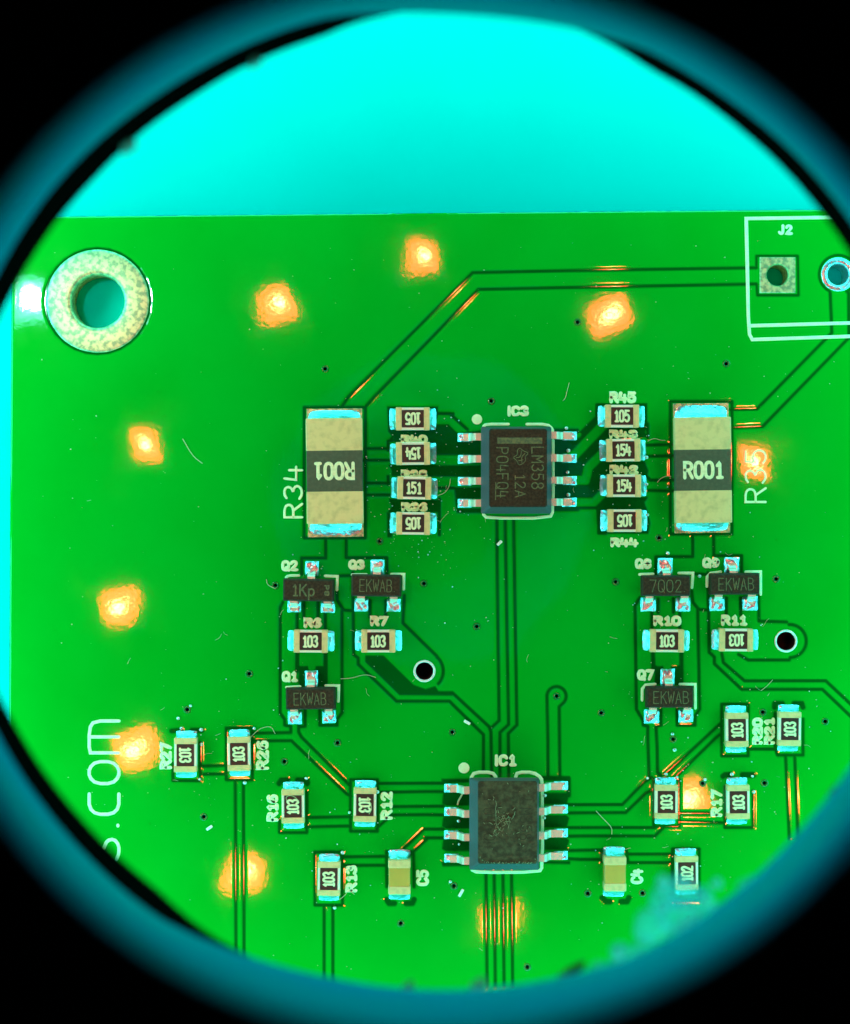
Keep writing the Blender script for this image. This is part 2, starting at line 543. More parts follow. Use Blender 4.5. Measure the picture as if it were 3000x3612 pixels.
# left transistor group
g('H', [(245, 560), (222, 605), (222, 1535), (262, 1590), (262, 1640), (315, 1650), (315, 1705), (0, 1710), ('L', 1515, 405)])
g('H', [(385, 1630), (385, 1700), ('M', 440, 0), ('M', 900, 460)])
g('L', [(1525, 465), ('M', 345, 35), ('M', 870, 540), ('M', 910, 560)])
g('H', [(720, 470), (722, 540), (780, 628), (860, 635)])
g('H', [(765, 628), (765, 1530), (722, 1590), (722, 1640), (570, 1640), (570, 1500)])
g('H', [(440, 1500), (440, 1650), (390, 1655)])
g('H', [(372, 660), (372, 800)])
g('H', [(618, 560), (618, 800)])
g('H', [(430, 560), (430, 690)])
g('H', [(555, 560), (555, 680)])
g('H', [(372, 1010), (372, 1160)], .26)
g('H', [(620, 1010), (620, 1300)], .26)
po('H', [(362, 1085), (395, 1120), (600, 1120), (632, 1085), (632, 1300), (385, 1310), (385, 1160), (362, 1150)])
lt('H', [(500, 1080), (500, 1130)], .42)
g('H', [(745, 328), (855, 325)])
g('H', [(860, 300), (868, 1020), (908, 1050), (908, 1105), (1245, 1430), (1700, 1430), ('I', 215, 1430), ('I', 515, 1725), ('N', 600, 350)])
po('H', [(985, 1025), (1130, 1025), (1395, 1285), (1500, 1322), (1585, 1295), (1622, 1352), (1744, 1352), (1740, 1382), (1270, 1378), (968, 1085), (968, 1025)])
g('I', [(100, 1355), (240, 1355), (565, 1655), (580, 1700), ('N', 685, 400)])
g('H', [(1312, 500), (1300, 742), (1600, 1035)])
arc('H', 1490, 1165, 165, 48, -42)
g('H', [(1010, 545), (1010, 690)])
g('H', [(1150, 545), (1150, 690)])
g('I', [(632, 0), (652, 1600), (580, 1668)])
g('I', [(708, 0), (735, 1635), (660, 1705), ('N', 770, 400)])
g('I', [(782, 0), (808, 1640), (732, 1715), ('N', 860, 400)])
for x in (592, 678, 765): g('E', [(x, 1400), (x + 3, 1744)])
g('N', [(1262, 430), ('I', 1080, 1744), ('I', 1072, 1375)])
arc('I', 1157, 1385, 84, 178, -50)
g('I', [(1210, 1450), (1180, 1480), ('N', 1383, 430)])
# right transistor group
g('J', [(270, 520), (228, 590), (240, 1500), (298, 1600), (300, 1640), (340, 1650), ('O', 515, 218), ('O', 525, 520)])
g('J', [(455, 1500), (455, 1640), (412, 1650), ('O', 587, 300), ('O', 590, 490), ('O', 615, 515)])
g('J', [(725, 460), (735, 560), (788, 622), (868, 628)])
g('J', [(778, 625), (795, 1500), (755, 1560), (755, 1640), (598, 1640), (598, 1500)])
g('J', [(868, 300), (880, 1000), (925, 1040), (925, 1100), (1165, 1325), (1744, 1325), ('K', 1460, 1255), ('K', 1800, 1580)])
g('J', [(990, 1010), (1005, 1090), (1190, 1250), (1744, 1250), ('K', 1495, 1168), ('K', 1850, 1500)])
g('J', [(1312, 490), (1316, 725), (1560, 733)])
arc('K', 1125, 760, 170, 92, -88)
g('K', [(1130, 935), (1120, 955), (700, 955), (600, 895)])
for x in (375, 620): g('J', [(x, 640), (x, 800)])
g('J', [(430, 530), (430, 650)])
g('J', [(565, 530), (565, 650)])
g('J', [(385, 1010), (390, 1150)], .26)
g('J', [(635, 1010), (635, 1290)], .26)
po('J', [(380, 1085), (420, 1120), (600, 1120), (640, 1085), (640, 1290), (400, 1285), (400, 1150), (380, 1140)])
lt('J', [(510, 1080), (510, 1130)], .42)
for x in (1030, 1155): g('J', [(x, 520), (x, 665)])
g('J', [(745, 310), (862, 315)])
rect('K', 428, 1408, 700, 1938)
g('K', [(970, 1440), (970, 1400), (1050, 1400)], .3)
g('K', [(1170, 1400), (1250, 1400), (1262, 1440)], .3)
g('K', [(975, 1500), (975, 1850), (1000, 1930), (1262, 1930), (1262, 1560)])
g('K', [(700, 1868), (980, 1868)])
g('O', [(1575, 360), (1600, 900), (1604, 1000)])
g('O', [(1645, 360), (1668, 900), (1672, 1000)])
g('O', [(1085, 105), (690, 470), (650, 505)])
g('O', [(1075, 195), (1035, 228), (750, 505), (720, 540)])
# lower middle
for y0, y1 in ((475, 440), (560, 525)): g('N', [(190, y0), (0, y0), ('M', 1160, y1)])
g('N', [(190, 710), (0, 712), ('M', 1300, 660)])
g('N', [(190, 800), (0, 797), ('M', 1290, 738), ('M', 1150, 868)])
g('N', [(190, 945), (0, 945), ('M', 1600, 875), ('M', 1405, 1060)])
g('N', [(190, 1035), (0, 1035), ('M', 1640, 955), ('M', 1470, 1115)])
g('M', [(1250, 1130), (810, 1135)]); g('M', [(1230, 1215), (840, 1215)])
g('M', [(910, 755), (480, 762)]); g('M', [(900, 842), (480, 852)])
rect('M', 905, 405, 1160, 892)
rect('M', 568, 1090, 828, 1592)
g('M', [(1250, 1420), (1245, 1085), (1500, 1085), (1505, 1420)])
g('M', [(1250, 1540), (1270, 1575), (1320, 1575)], .34)
g('M', [(1430, 1575), (1490, 1575), (1505, 1540)], .34)
g('M', [(230, 440), (250, 410), (310, 410)], .34)
g('M', [(405, 410), (490, 410), (495, 440)], .34)
g('M', [(232, 780), (232, 905), (490, 905), (490, 520)])
g('M', [(655, 1592), (655, 2380)]); g('M', [(738, 1592), (738, 2380)])
g('L', [(885, 390), (950, 385)], .3); g('L', [(1040, 385), (1115, 385)], .3)
g('L', [(895, 640), (895, 772), (1105, 772), (1105, 480)])
rect('L', 1305, 368, 1505, 765)
g('L', [(1100, 660), (1305, 655)]); g('L', [(1105, 722), (1305, 720)])
g('L', [(1375, 765), (1380, 2200)]); g('L', [(1437, 765), (1442, 2200)])
for x in (625, 710, 800, 888): g('N', [(x, 1400), (x + 12, 2560)])
# lower op-amp surrounds
for y0, y1 in ((560, 705), (808, 940), (1040, 1172)): po('N', [(185, y0 + 20), (215, y0), (460, y0), (460, y1), (215, y1), (175, y1 - 20)])
po('N', [(170, 428), (455, 428), (455, 470), (170, 480)]); po('N', [(165, 1270), (200, 1285), (465, 1285), (465, 1325), (180, 1330)])
for y0, y1 in ((570, 690), (800, 930), (1030, 1160)): po('N', [(1190, y0), (1450, y0), (1480, y0 + 30), (1460, y1 - 20), (1480, y1), (1190, y1)])
g('N', [(1200, 425), (1472, 425), (1472, 600)], .28); po('N', [(1190, 1265), (1495, 1270), (1490, 1308), (1190, 1300)])
# lower right
for (a, c) in ((695, [(0, 739), (320, 738), (490, 562), (545, 530)]), (780, [(0, 802), (345, 800), (500, 650), (565, 620)]),
               (930, [(0, 915), (570, 915)]), (1018, [(0, 980), (570, 980), (650, 900)]), (1165, [(0, 1090), (150, 1088)]), (1250, [(0, 1160), (165, 1160)])):
    g('N', [(1475, a)] + [('O', x, y) for x, y in c])
g('O', [(160, 1180), (160, 1085), (350, 1085), (362, 1180)])
g('O', [(165, 1455), (195, 1485), (225, 1485)], .34); g('O', [(310, 1485), (355, 1485), (370, 1455)], .34)
for y in (1120, 1185): g('O', [(355, y), (710, y)])
rect('O', 705, 1080, 910, 1480)
g('O', [(755, 805), (1010, 805)]); g('O', [(755, 870), (1120, 878)])
g('O', [(1095, 520), (1110, 510), (1150, 510)], .34); g('O', [(1245, 510), (1325, 510)], .34)
g('O', [(1108, 600), (1108, 915), (1325, 915), (1325, 640)])
rect('O', 560, 545, 755, 905)

holes = []     # (x, y, r, style)
hx, hy = W('A', 600, 805); holes.append((hx, hy, 96 / PX, 'mount'))
hx, hy = W('C', 1298, 645); holes.append((hx, hy, 39 / PX, 'square'))
hx, hy = W('C', 1672, 640); holes.append((hx, hy, 38 / PX, 'round'))
hx, hy = W('H', 1490, 1165); holes.append((hx, hy, 32.5 / PX, 'test'))
hx, hy = W('K', 1087, 760); holes.append((hx, hy, 34 / PX, 'test'))
for r_, x_, y_ in (('B', 258, 1222), ('C', 67, 935), ('C', 982, 1190), ('E', 535, 187), ('D', 990, 1625), ('F', 948, 1592),
                   ('I', 455, 772), ('I', 1675, 380), ('I', 1550, 1532), ('I', 240, 1702), ('I', 1158, 1385), ('H', 180, 412),
                   ('H', 1485, 395), ('J', 58, 380), ('J', 1468, 355), ('K', 850, 1490), ('K', 1490, 1585), ('L', 1005, 225),
                   ('L', 1132, 1050), ('M', 782, 55), ('M', 278, 232), ('M', 1380, 1765), ('N', 297, 1528), ('N', 1670, 1605),
                   ('O', 475, 1420), ('O', 710, 235), ('O', 937, 575), ('O', 1413, 572), ('S', 880, 2377), ('S', 1861, 3412)):
    hx, hy = W(r_, x_, y_)
    holes.append((hx, hy, 7.5 / PX, 'via'))

STEP = 0.062
BXR, BYB = 28.0, -31.5
xl0 = W('S', 40, 1100)[0]; xl1 = W('S', 31, 2600)[0]
yt0 = W('S', 200, 763); yt1 = W('S', 2900, 738)


def xleft(y):
    t = (y - W('S', 0, 1100)[1]) / (W('S', 0, 2600)[1] - W('S', 0, 1100)[1])
    return xl0 + (xl1 - xl0) * t


def ytop(x):
    return yt0[1] + (yt1[1] - yt0[1]) * (x - yt0[0]) / (yt1[0] - yt0[0])


nx = int((25.0 - xl0) / STEP)
ny = int((yt0[1] + 28.0) / STEP)
us = np.concatenate([np.linspace(0, (25.0 - xl0) / (BXR - xl0), nx), np.linspace((25.0 - xl0) / (BXR - xl0), 1, 7)[1:]])
vs_ = np.concatenate([np.linspace(0, (yt0[1] + 28.0) / (yt0[1] - BYB), ny), np.linspace((yt0[1] + 28.0) / (yt0[1] - BYB), 1, 7)[1:]])
UU, VV = np.meshgrid(us, vs_)
X0 = xl0 + UU * (BXR - xl0)
YT = ytop(X0)
Y = YT + VV * (BYB - YT)
XL = xleft(Y)
X = XL + UU * (BXR - XL)
NY, NX = X.shape
SD = np.full(X.shape, 9.0)


def window(x0, x1, y0, y1, pad):
    i0 = np.searchsorted(us, (x0 - pad - .3 - xl0) / (BXR - xl0)); i1 = np.searchsorted(us, (x1 + pad + .3 - xl0) / (BXR - xl0))
    j0 = np.searchsorted(vs_, (yt0[1] - y1 - pad - .5) / (yt0[1] - BYB)); j1 = np.searchsorted(vs_, (yt0[1] - y0 + pad + .6) / (yt0[1] - BYB))
    return slice(max(j0, 0), min(j1 + 1, NY)), slice(max(i0, 0), min(i1 + 1, NX))


def segd(wx, wy, a, c):
    dx, dy = c[0] - a[0], c[1] - a[1]
    L2 = dx * dx + dy * dy + 1e-12
    t = np.clip(((wx - a[0]) * dx + (wy - a[1]) * dy) / L2, 0, 1)
    return np.hypot(wx - a[0] - t * dx, wy - a[1] - t * dy)


for P, wd in lines:
    for a, c in zip(P[:-1], P[1:]):
        s = window(min(a[0], c[0]), max(a[0], c[0]), min(a[1], c[1]), max(a[1], c[1]), wd)
        SD[s] = np.minimum(SD[s], segd(X[s], Y[s], a, c) - wd / 2)
for P in polys:
    s = window(min(p[0] for p in P), max(p[0] for p in P), min(p[1] for p in P), max(p[1] for p in P), .3)
    wx, wy = X[s], Y[s]
    ins = np.zeros(wx.shape, bool)
    d = np.full(wx.shape, 9.0)
    for a, c in zip(P, P[1:] + P[:1]):
        d = np.minimum(d, segd(wx, wy, a, c))
        cond = (a[1] > wy) != (c[1] > wy)
        xi = (c[0] - a[0]) * (wy - a[1]) / ((c[1] - a[1]) or 1e-9) + a[0]
        ins ^= cond & (wx < xi)
    d = np.where(ins, -d, d)
    SD[s] = np.minimum(SD[s], d)
for P, wd in lights:
    for a, c in zip(P[:-1], P[1:]):
        s = window(min(a[0], c[0]), max(a[0], c[0]), min(a[1], c[1]), max(a[1], c[1]), wd)
        SD[s] = np.maximum(SD[s], -(segd(X[s], Y[s], a, c) - wd / 2))

tt = np.clip((SD + 0.045) / 0.09, 0, 1)
cop = tt * tt * (3 - 2 * tt)
t2 = np.clip((SD + 0.06) / 0.16, 0, 1)
Zs = -0.015 * (1 - t2 * t2 * (3 - 2 * t2))
# board warp, a few microns, and edge rounding
Zs += 0.004 * np.sin(X * .55 + 1.0) * np.cos(Y * .47) + 0.0025 * np.sin(X * 1.3 + Y * .9)
jn = nrg.normal(0, 1, NX); jn = np.convolve(jn, np.ones(5) / 5, 'same')
jv = nrg.normal(0, 1, NY); jv = np.convolve(jv, np.ones(5) / 5, 'same')
Y[0, :] += .022 * jn
X[:, 0] += .018 * jv
edge = np.minimum(np.minimum(X - XL, YT - Y), 9)
Zs -= 0.06 * np.clip(1 - edge / .12, 0, 1) ** 2
keep = np.ones(X.shape, bool)
for (cx, cy, r, st) in holes:
    s = window(cx - r, cx + r, cy - r, cy + r, .2)
    wx, wy = X[s].copy(), Y[s].copy()
    d = np.hypot(wx - cx, wy - cy) + 1e-9
    k = keep[s]
    near = np.abs(d - r) < STEP * .5
    wx = np.where(near, cx + (wx - cx) / d * r, wx)
    wy = np.where(near, cy + (wy - cy) / d * r, wy)
    X[s] = wx; Y[s] = wy
    k[(d < r) & ~near] = False
co = np.stack([X * U, Y * U, (Zs + ZB) * U], -1).reshape(-1, 3)
idx = np.arange(NY * NX).reshape(NY, NX)
q = np.stack([idx[:-1, :-1], idx[1:, :-1], idx[1:, 1:], idx[:-1, 1:]], -1).reshape(-1, 4)
kk = keep.reshape(-1)
q = q[kk[q].all(1)]
me = bpy.data.meshes.new('solder_mask')
me.vertices.add(len(co))
me.vertices.foreach_set('co', co.ravel().astype(np.float32))
me.loops.add(len(q) * 4)
me.loops.foreach_set('vertex_index', q.ravel().astype(np.int32))
me.polygons.add(len(q))
me.polygons.foreach_set('loop_start', np.arange(0, len(q) * 4, 4, dtype=np.int32))
me.polygons.foreach_set('use_smooth', np.ones(len(q), bool))
me.update(calc_edges=True)
a_ = me.attributes.new('copper', 'FLOAT', 'POINT')
a_.data.foreach_set('value', cop.ravel().astype(np.float32))
me.materials.append(M['mask'])
link('solder_mask', me, board)

# laminate edge: a 1.2 mm wide wall round the board's rim
c4 = [(xleft(ytop(xl0)), ytop(xl0)), (BXR, ytop(BXR)), (BXR, BYB), (xleft(BYB), BYB)]
V, F = [], []
for z, e in ((0.0, 0.012), (ZB - .075, 0.012), (ZB - .065, -.02), (ZB - .065, -1.2), (0.0, -1.2)):
    for (x, y), (sx, sy) in zip(c4, ((-1, 1), (1, 1), (1, -1), (-1, -1))):
        V.append((x + sx * e, y + sy * e, z))
for k in range(4):
    for i in range(4):
        j = (i + 1) % 4
        F.append((k * 4 + i, k * 4 + j, (k + 1) * 4 + j, (k + 1) * 4 + i))
mk('laminate_edge', V, F, M['edge'], board)


# holes, rims, pads
def annulus(rings, n=40, jit=0.0):
    V, F = [], []
    for (r, z) in rings:
        for i in range(n):
            a = 2 * math.pi * i / n
            rr = r * (1 + jit * rng.uniform(-1, 1))
            V.append((rr * math.cos(a), rr * math.sin(a), z))
    for k in range(len(rings) - 1):
        for i in range(n):
            j = (i + 1) % n
            F.append((k * n + i, k * n + j, (k + 1) * n + j, (k + 1) * n + i))
    return V, F


via_me = None
for (cx, cy, r, st) in holes:
    if st == 'via':
        if via_me is None:
            o = mk('via', *annulus([(r + .11, -.01), (r + .08, .012), (r + .03, .016), (r - .005, .0), (r - .02, -.05)], 20), M['viaring'], board, (cx, cy, ZB), smooth=True)
            V, F = annulus([(r - .02, -.05), (r - .03, -1.0)], 20)
            F.append(tuple(20 + i for i in range(20)))
            p = mk('via_barrel', V, F, M['dark'], o)
            via_me = (o.data, p.data)
        else:
            o = link('via', via_me[0], board, (cx, cy, ZB))
            link('via_barrel', via_me[1], o)
    elif st == 'mount':
        R = 181 / PX
        o = mk('mounting_hole_pad', *annulus([(r - .03, -1.55), (r - .03, -.06), (r + .03, .03), (r + .2, .045), (R - .12, .04), (R, .012), (R + .02, -.03)], 72, .004), M['tin'], board, (cx, cy, ZB), smooth=True)
    elif st == 'square':
        hs = 63 / PX
        n_ = 48
        V, F = [], []
        for (rr, z) in ((r - .02, -1.55), (r - .02, -.05), (r + .04, .03)):
            for i in range(n_):
                a = 2 * math.pi * i / n_
                V.append((rr * math.cos(a), rr * math.sin(a), z))
        for (sq, z) in ((hs - .03, .03), (hs, 0.0), (hs + .01, -.04)):
            for i in range(n_):
                a = 2 * math.pi * i / n_
                m_ = max(abs(math.cos(a)), abs(math.sin(a)))
                V.append((sq * math.cos(a) / m_, sq * math.sin(a) / m_, z))
        for k in range(5):
            for i in range(n_):
                j = (i + 1) % n_
                F.append((k * n_ + i, k * n_ + j, (k + 1) * n_ + j, (k + 1) * n_ + i))
        o = mk('connector_pad', V, F, M['tin'], board, (cx, cy, ZB))
        o['label'] = 'square tinned connector pad with round hole'
    elif st == 'round':
        R = 60 / PX
        o = mk('connector_pad', *annulus([(r - .02, -1.55), (r - .02, -.05), (r + .05, .05), (r + .18, .06), (R - .05, .03), (R, .0), (R + .02, -.04)], 48), M['solder'], board, (cx, cy, ZB), smooth=True)
        o['label'] = 'round tinned connector pad with round hole'
    else:
        o = mk('test_hole', *annulus([(r + .11, -.01), (r + .09, .03), (r + .02, .03), (r - .02, -.02)], 40, .012), M['rim'], board, (cx, cy, ZB), smooth=True)
        V, F = annulus([(r - .02, -.02), (r - .03, -1.58)], 40)
        F.append(tuple(40 + i for i in range(40)))
        mk('hole_barrel', V, F, M['dark'], o)


# ------------------------------------------------------------------ silkscreen
def stext(name, s, r, x0, y0, x1, y1, rot=0, stroke=.16, jit=.12, label=None):
    a = W(r, x0, y0); c = W(r, x1, y1)
    w_, h_ = abs(c[0] - a[0]), abs(c[1] - a[1])
    if rot in (90, -90): w_, h_ = h_, w_
    V, F = text_mesh(s, w_, h_, stroke, .018, jit)
    o = mk(name, V, F, M['silk'], board, ((a[0] + c[0]) / 2, (a[1] + c[1]) / 2, ZB + .001), math.radians(rot))
    o['label'] = label or ('white silkscreen designator reading ' + s)
    return o


def sline(name, r, plist, wd=.2, it=1, label=None):
    parts = [ribbon(chaikin(WL(r, P), it), wd, ZB + .001, .018 + .002 * i, .05) for i, P in enumerate(plist)]
    o = mk(name, *join(*parts), M['silk'], board)
    if label: o['label'] = label
    return o


D_ = 'designator_text'
stext(D_, 'R34', 'D', 0, 850, 205, 1392, 90, .14, .1)
stext(D_, 'R35', 'G', 815, 585, 1012, 1058, 90, .13, .1)
stext(D_, 'J2', 'C', 1300, 332, 1392, 398, 0, .16)
stext(D_, 'IC3', 'E', 700, 232, 925, 348, 0, .20)
stext(D_, 'IC1', 'N', 715, 178, 940, 304, 0, .20)
stext(D_, 'R45', 'F', 438, 88, 715, 212, 0, .205)
stext(D_, 'R44', 'F', 448, 1585, 738, 1688, 0, .205)
stext(D_, 'R43', 'F', 435, 480, 732, 575, 0, .205)
stext(D_, 'R42', 'F', 438, 840, 738, 940, 0, .205)
stext(D_, 'R40', 'D', 1205, 530, 1482, 632, 0, .205)
stext(D_, 'R38', 'D', 1205, 890, 1482, 990, 0, .205)
stext(D_, 'R36', 'D', 1210, 1225, 1482, 1325, 0, .205)
stext(D_, 'Q2', 'H', 230, 188, 382, 288, 0, .185)
stext(D_, 'Q3', 'H', 820, 183, 967, 275, 0, .185)
stext(D_, 'Q1', 'H', 235, 1163, 378, 1262, 0, .185)
stext(D_, 'R6', 'H', 428, 692, 588, 788, 0, .205)
stext(D_, 'R7', 'H', 1012, 678, 1172, 772, 0, .205)
stext(D_, 'Q8', 'J', 225, 172, 375, 268, 0, .185)
stext(D_, 'Q9', 'J', 818, 165, 972, 260, 0, .185)
stext(D_, 'Q7', 'J', 245, 1148, 398, 1248, 0, .185)
stext(D_, 'R10', 'J', 388, 675, 635, 770, 0, .205)
stext(D_, 'R11', 'J', 983, 668, 1215, 768, 0, .205)
stext(D_, 'R20', 'K', 738, 1545, 852, 1822, 90, .205)
stext(D_, 'R21', 'K', 858, 1545, 975, 1822, 90, .205)
stext(D_, 'R27', 'L', 792, 475, 888, 685, 90, .205)
stext(D_, 'R26', 'L', 1532, 460, 1634, 690, 90, .205)
stext(D_, 'R16', 'M', 108, 540, 224, 802, 90, .205)
stext(D_, 'R12', 'M', 1186, 515, 1305, 785, 90, .205)
stext(D_, 'R13', 'M', 855, 1210, 970, 1472, 90, .205)
stext(D_, 'C5', 'M', 1525, 1255, 1648, 1412, 90, .19)
stext(D_, 'R17', 'O', 998, 620, 1090, 832, 90, .205)
stext(D_, 'C4', 'O', 380, 1230, 480, 1350, 90, .18)
stext('web_address_text', 's.com', 'L', 238, 300, 492, 1390, 90, .19, .05, 'large white silkscreen lettering ending in .com')
sline('connector_outline', 'C', [[(1744, 288), (1610, 290), (1105, 297), (1105, 297), (1112, 600), (1120, 1000), (1142, 1042), (1142, 1042), (1800, 1020)], [(1130, 957), (1800, 938)]], .2)
for r_, x_, y_, rad in (('E', 388, 375, 53), ('N', 400, 318, 57)):
    c = W(r_, x_, y_)
    R = rad * .344 / PX
    V, F = annulus([(R, 0), (R * .93, .02)], 28, .02)
    F.append(tuple(28 + i for i in range(28)))
    mk('pin_one_dot', V, F, M['silk'], board, (c[0], c[1], ZB + .001))
sline('chip_outline', 'E', [[(458, 448), (480, 425), (710, 425)], [(900, 425), (1110, 425), (1160, 470), (1168, 520)],
                            [(1168, 590), (1170, 1310), (1135, 1388), (490, 1388), (455, 1350)]], .17)
sline('chip_outline', 'N', [[(475, 415), (510, 362), (690, 362), (728, 412)], [(930, 412), (950, 362), (1110, 362), (1195, 420), (1200, 480)],
                            [(1202, 570), (1205, 1330), (1170, 1385), (540, 1388), (485, 1365)]], .19)
for r_, pl in (('H', [[(275, 345), (290, 325), (385, 325)], [(618, 328), (725, 332), (725, 332), (720, 450)]]),
               ('H', [[(855, 318), (980, 316)], [(1200, 313), (1310, 313), (1310, 313), (1307, 445)]]),
               ('H', [[(278, 1308), (395, 1300)], [(622, 1293), (737, 1293), (737, 1293), (732, 1430)]]),
               ('J', [[(268, 315), (385, 310)], [(612, 303), (737, 303), (737, 303), (728, 430)]]),
               ('J', [[(860, 420), (862, 308), (980, 292)], [(1200, 292), (1332, 290), (1332, 290), (1332, 490)]]),
               ('J', [[(290, 1420), (292, 1288), (405, 1280)], [(622, 1280), (757, 1280), (757, 1280), (757, 1490)]])):
    sline('transistor_outline', r_, pl, .16)


# ------------------------------------------------------------------ solder shapes
def mound(x0, x1, y0, y1, h, nse=.03, n=10, seed=0, tilt=(0, 0)):
    r_ = random.Random(seed)
    V, F = [], []
    ph = [r_.uniform(0, 6.28) for _ in range(4)]
    for j in range(n + 1):
        for i in range(n + 1):
            u, v = i / n * 2 - 1, j / n * 2 - 1
            e = (1 - abs(u) ** 5) * (1 - abs(v) ** 5)
            z = h * max(e, 0) ** .6
            z += e * (nse * math.sin(5 * u + ph[0]) * math.cos(4 * v + ph[1]) + nse * .6 * math.sin(9 * u + 7 * v + ph[2]) + r_.uniform(-1, 1) * nse * .25)
            z += e * (tilt[0] * u + tilt[1] * v)
            k = 1 + .03 * r_.uniform(-1, 1)
            V.append(((x0 + x1) / 2 + (x1 - x0) / 2 * u * k, (y0 + y1) / 2 + (y1 - y0) / 2 * v * k, max(z, 0) - .03 + .03 * (e > 0)))
    for j in range(n):
        for i in range(n):
            a = j * (n + 1) + i
            F.append((a, a + 1, a + n + 2, a + n + 1))
    return V, F


def fillet(xa, xb, hw, h, seed=0, n=10):
    """concave solder fillet from a chip end (xa, height h) to the pad edge xb"""
    r_ = random.Random(seed)
    V, F = [], []
    ph = [r_.uniform(0, 6.28) for _ in range(4)]
    m_ = 12
    for i in range(n + 1):
        u = i / n
        for j in range(m_ + 1):
            v = j / m_ * 2 - 1
            wv = 1 - abs(v) ** 4 * .75
            z = (h * (1 - u) ** 1.7 * wv + .05 * (1 - u ** 6) * (1 - abs(v) ** 6)) * (1 if u < 1 else 0)
            z += .022 * math.sin(6 * u + ph[0]) * math.cos(7 * v + ph[1]) * (1 - u) + .008 * r_.uniform(-1, 1) * (0 < u < 1)
            if abs(v) == 1: z = -.02
            xx = xa + (xb - xa) * u * (1 - .10 * abs(v) ** 3) + .012 * r_.uniform(-1, 1)
            V.append((xx, v * hw * (1 + .02 * r_.uniform(-1, 1)), max(z, -.02)))
    for i in range(n):
        for j in range(m_):
            a = i * (m_ + 1) + j
            f = (a, a + 1, a + m_ + 2, a + m_ + 1)
            F.append(f[::-1] if xb > xa else f)
    return V, F


# ------------------------------------------------------------------ chip resistors and capacitors (0805)
def chip_meshes():
    L_, W_, h = 1.94, 1.27, .48
    S = {}
    S['body'] = bbox(-L_ / 2 + .02, L_ / 2 - .02, -W_ / 2, W_ / 2, .03, h, .03)
    S['term'] = join(bbox(L_ / 2 - .36, L_ / 2, -W_ / 2 - .012, W_ / 2 + .012, .015, h + .022, .05))
    S['coat'] = bbox(-.63, .63, -.50, .50, h - .02, h + .03, .04)
    return S, h


CS, CH = chip_meshes()
mesh_cache = {}


def shared(key, builder, material, smooth=False):
    if key not in mesh_cache:
        V, F = builder()
        o = mk(key if isinstance(key, str) else key[0], V, F, material, smooth=smooth)
        mesh_cache[key] = o.data
        bpy.data.objects.remove(o)
    return mesh_cache[key]


def resistor(r, x, y, code, rot, trot=0, label=None, fl=(.36, .36), dr=0.0):
    """rot: 0 or 90 body axis; trot: text direction in degrees"""
    c = W(r, x, y, CH)
    a = math.radians(rot + dr + rng.uniform(-.9, .9))
    c = (c[0] + rng.uniform(-.02, .02), c[1] + rng.uniform(-.02, .02))
    o = link('chip_resistor', shared('chip_resistor', lambda: CS['body'], M['ceramic']), board, (c[0], c[1], ZB), a)
    if label: o['label'] = label
    for s in (0, math.pi):
        link('terminal', shared('terminal', lambda: CS['term'], M['term']), o, (0, 0, 0), s)
        sd = rng.randint(0, 5)
        f_ = fl[0] if s == 0 else fl[1]
        link('solder_fillet', shared(('solder_fillet', sd, f_), lambda: fillet(.95, .97 + f_, .60, .36, sd), M['solder'], True), o, (0, 0, 0), s)
    link('coating', shared('coating', lambda: CS['coat'], M['coat']), o)
    t = link('marking', shared(('marking', code), lambda: text_mesh(code, .88, .72, .125, .012, .03), M['print']), o, (0, 0, CH + .031), math.radians(trot - rot))
    t['label'] = 'pale printed value ' + code
    return o


def capacitor(r, x, y, label):
    c = W(r, x, y, .8)
    a = math.radians(90)
    o = link('chip_capacitor', shared('chip_capacitor', lambda: bbox(-.95, .95, -.60, .60, .03, .8, .06), M['cap']), board, (c[0], c[1], ZB), a)
    o['label'] = label
    for s in (0, math.pi):
        link('terminal', shared('terminal_cap', lambda: bbox(.50, .98, -.63, .63, .015, .825, .08), M['term']), o, (0, 0, 0), s)
        sd = rng.randint(0, 5)
        link('solder_fillet', shared(('solder_fillet_cap', sd), lambda: fillet(.96, 1.42, .62, .5, sd), M['solder'], True), o, (0, 0, 0), s)
    return o


resistor('D', 1325, 370, '105', 0, 180, 'black chip resistor marked 105 upside down beside the shunt, top of its column')
resistor('D', 1330, 725, '154', 0, 180, 'black chip resistor marked 154 upside down between 105 and 151')
resistor('D', 1340, 1080, '151', 0, 0, 'black chip resistor marked 151', dr=-.6)
resistor('D', 1335, 1440, '105', 0, 180, 'black chip resistor marked 105 upside down below the 151 resistor')
resistor('F', 573, 340, '105', 0, 0, 'black chip resistor marked 105 upright below designator R45')
resistor('F', 580, 690, '154', 0, 0, 'black chip resistor marked 154 upright below the upright 105 resistor')
resistor('F', 588, 1055, '154', 0, 0, 'black chip resistor marked 154 upright above the resistor R44')
resistor('F', 592, 1415, '105', 0, 180, 'black chip resistor marked 105 upside down above designator R44')
resistor('H', 490, 905, '103', 0, 0, 'black chip resistor marked 103 below designator R6')
resistor('H', 1085, 900, '103', 0, 0, 'black chip resistor marked 103 below designator R7')
resistor('J', 512, 898, '103', 0, 0, 'black chip resistor marked 103 below designator R10')
resistor('J', 1120, 890, '103', 0, 180, 'black chip resistor marked 103 upside down below designator R11')
resistor('K', 585, 1670, '103', 90, 90, 'black chip resistor marked 103 standing upright left of designator R20')
resistor('K', 1130, 1665, '103', 90, 90, 'black chip resistor marked 103 standing upright right of designator R21')
resistor('L', 990, 575, '103', 90, -90, 'black chip resistor marked 103 beside designator R27')
resistor('L', 1403, 565, '103', 90, 90, 'black chip resistor marked 103 beside designator R26', dr=.6)
resistor('M', 357, 655, '103', 90, 90, 'black chip resistor marked 103 with lint on it beside designator R16')
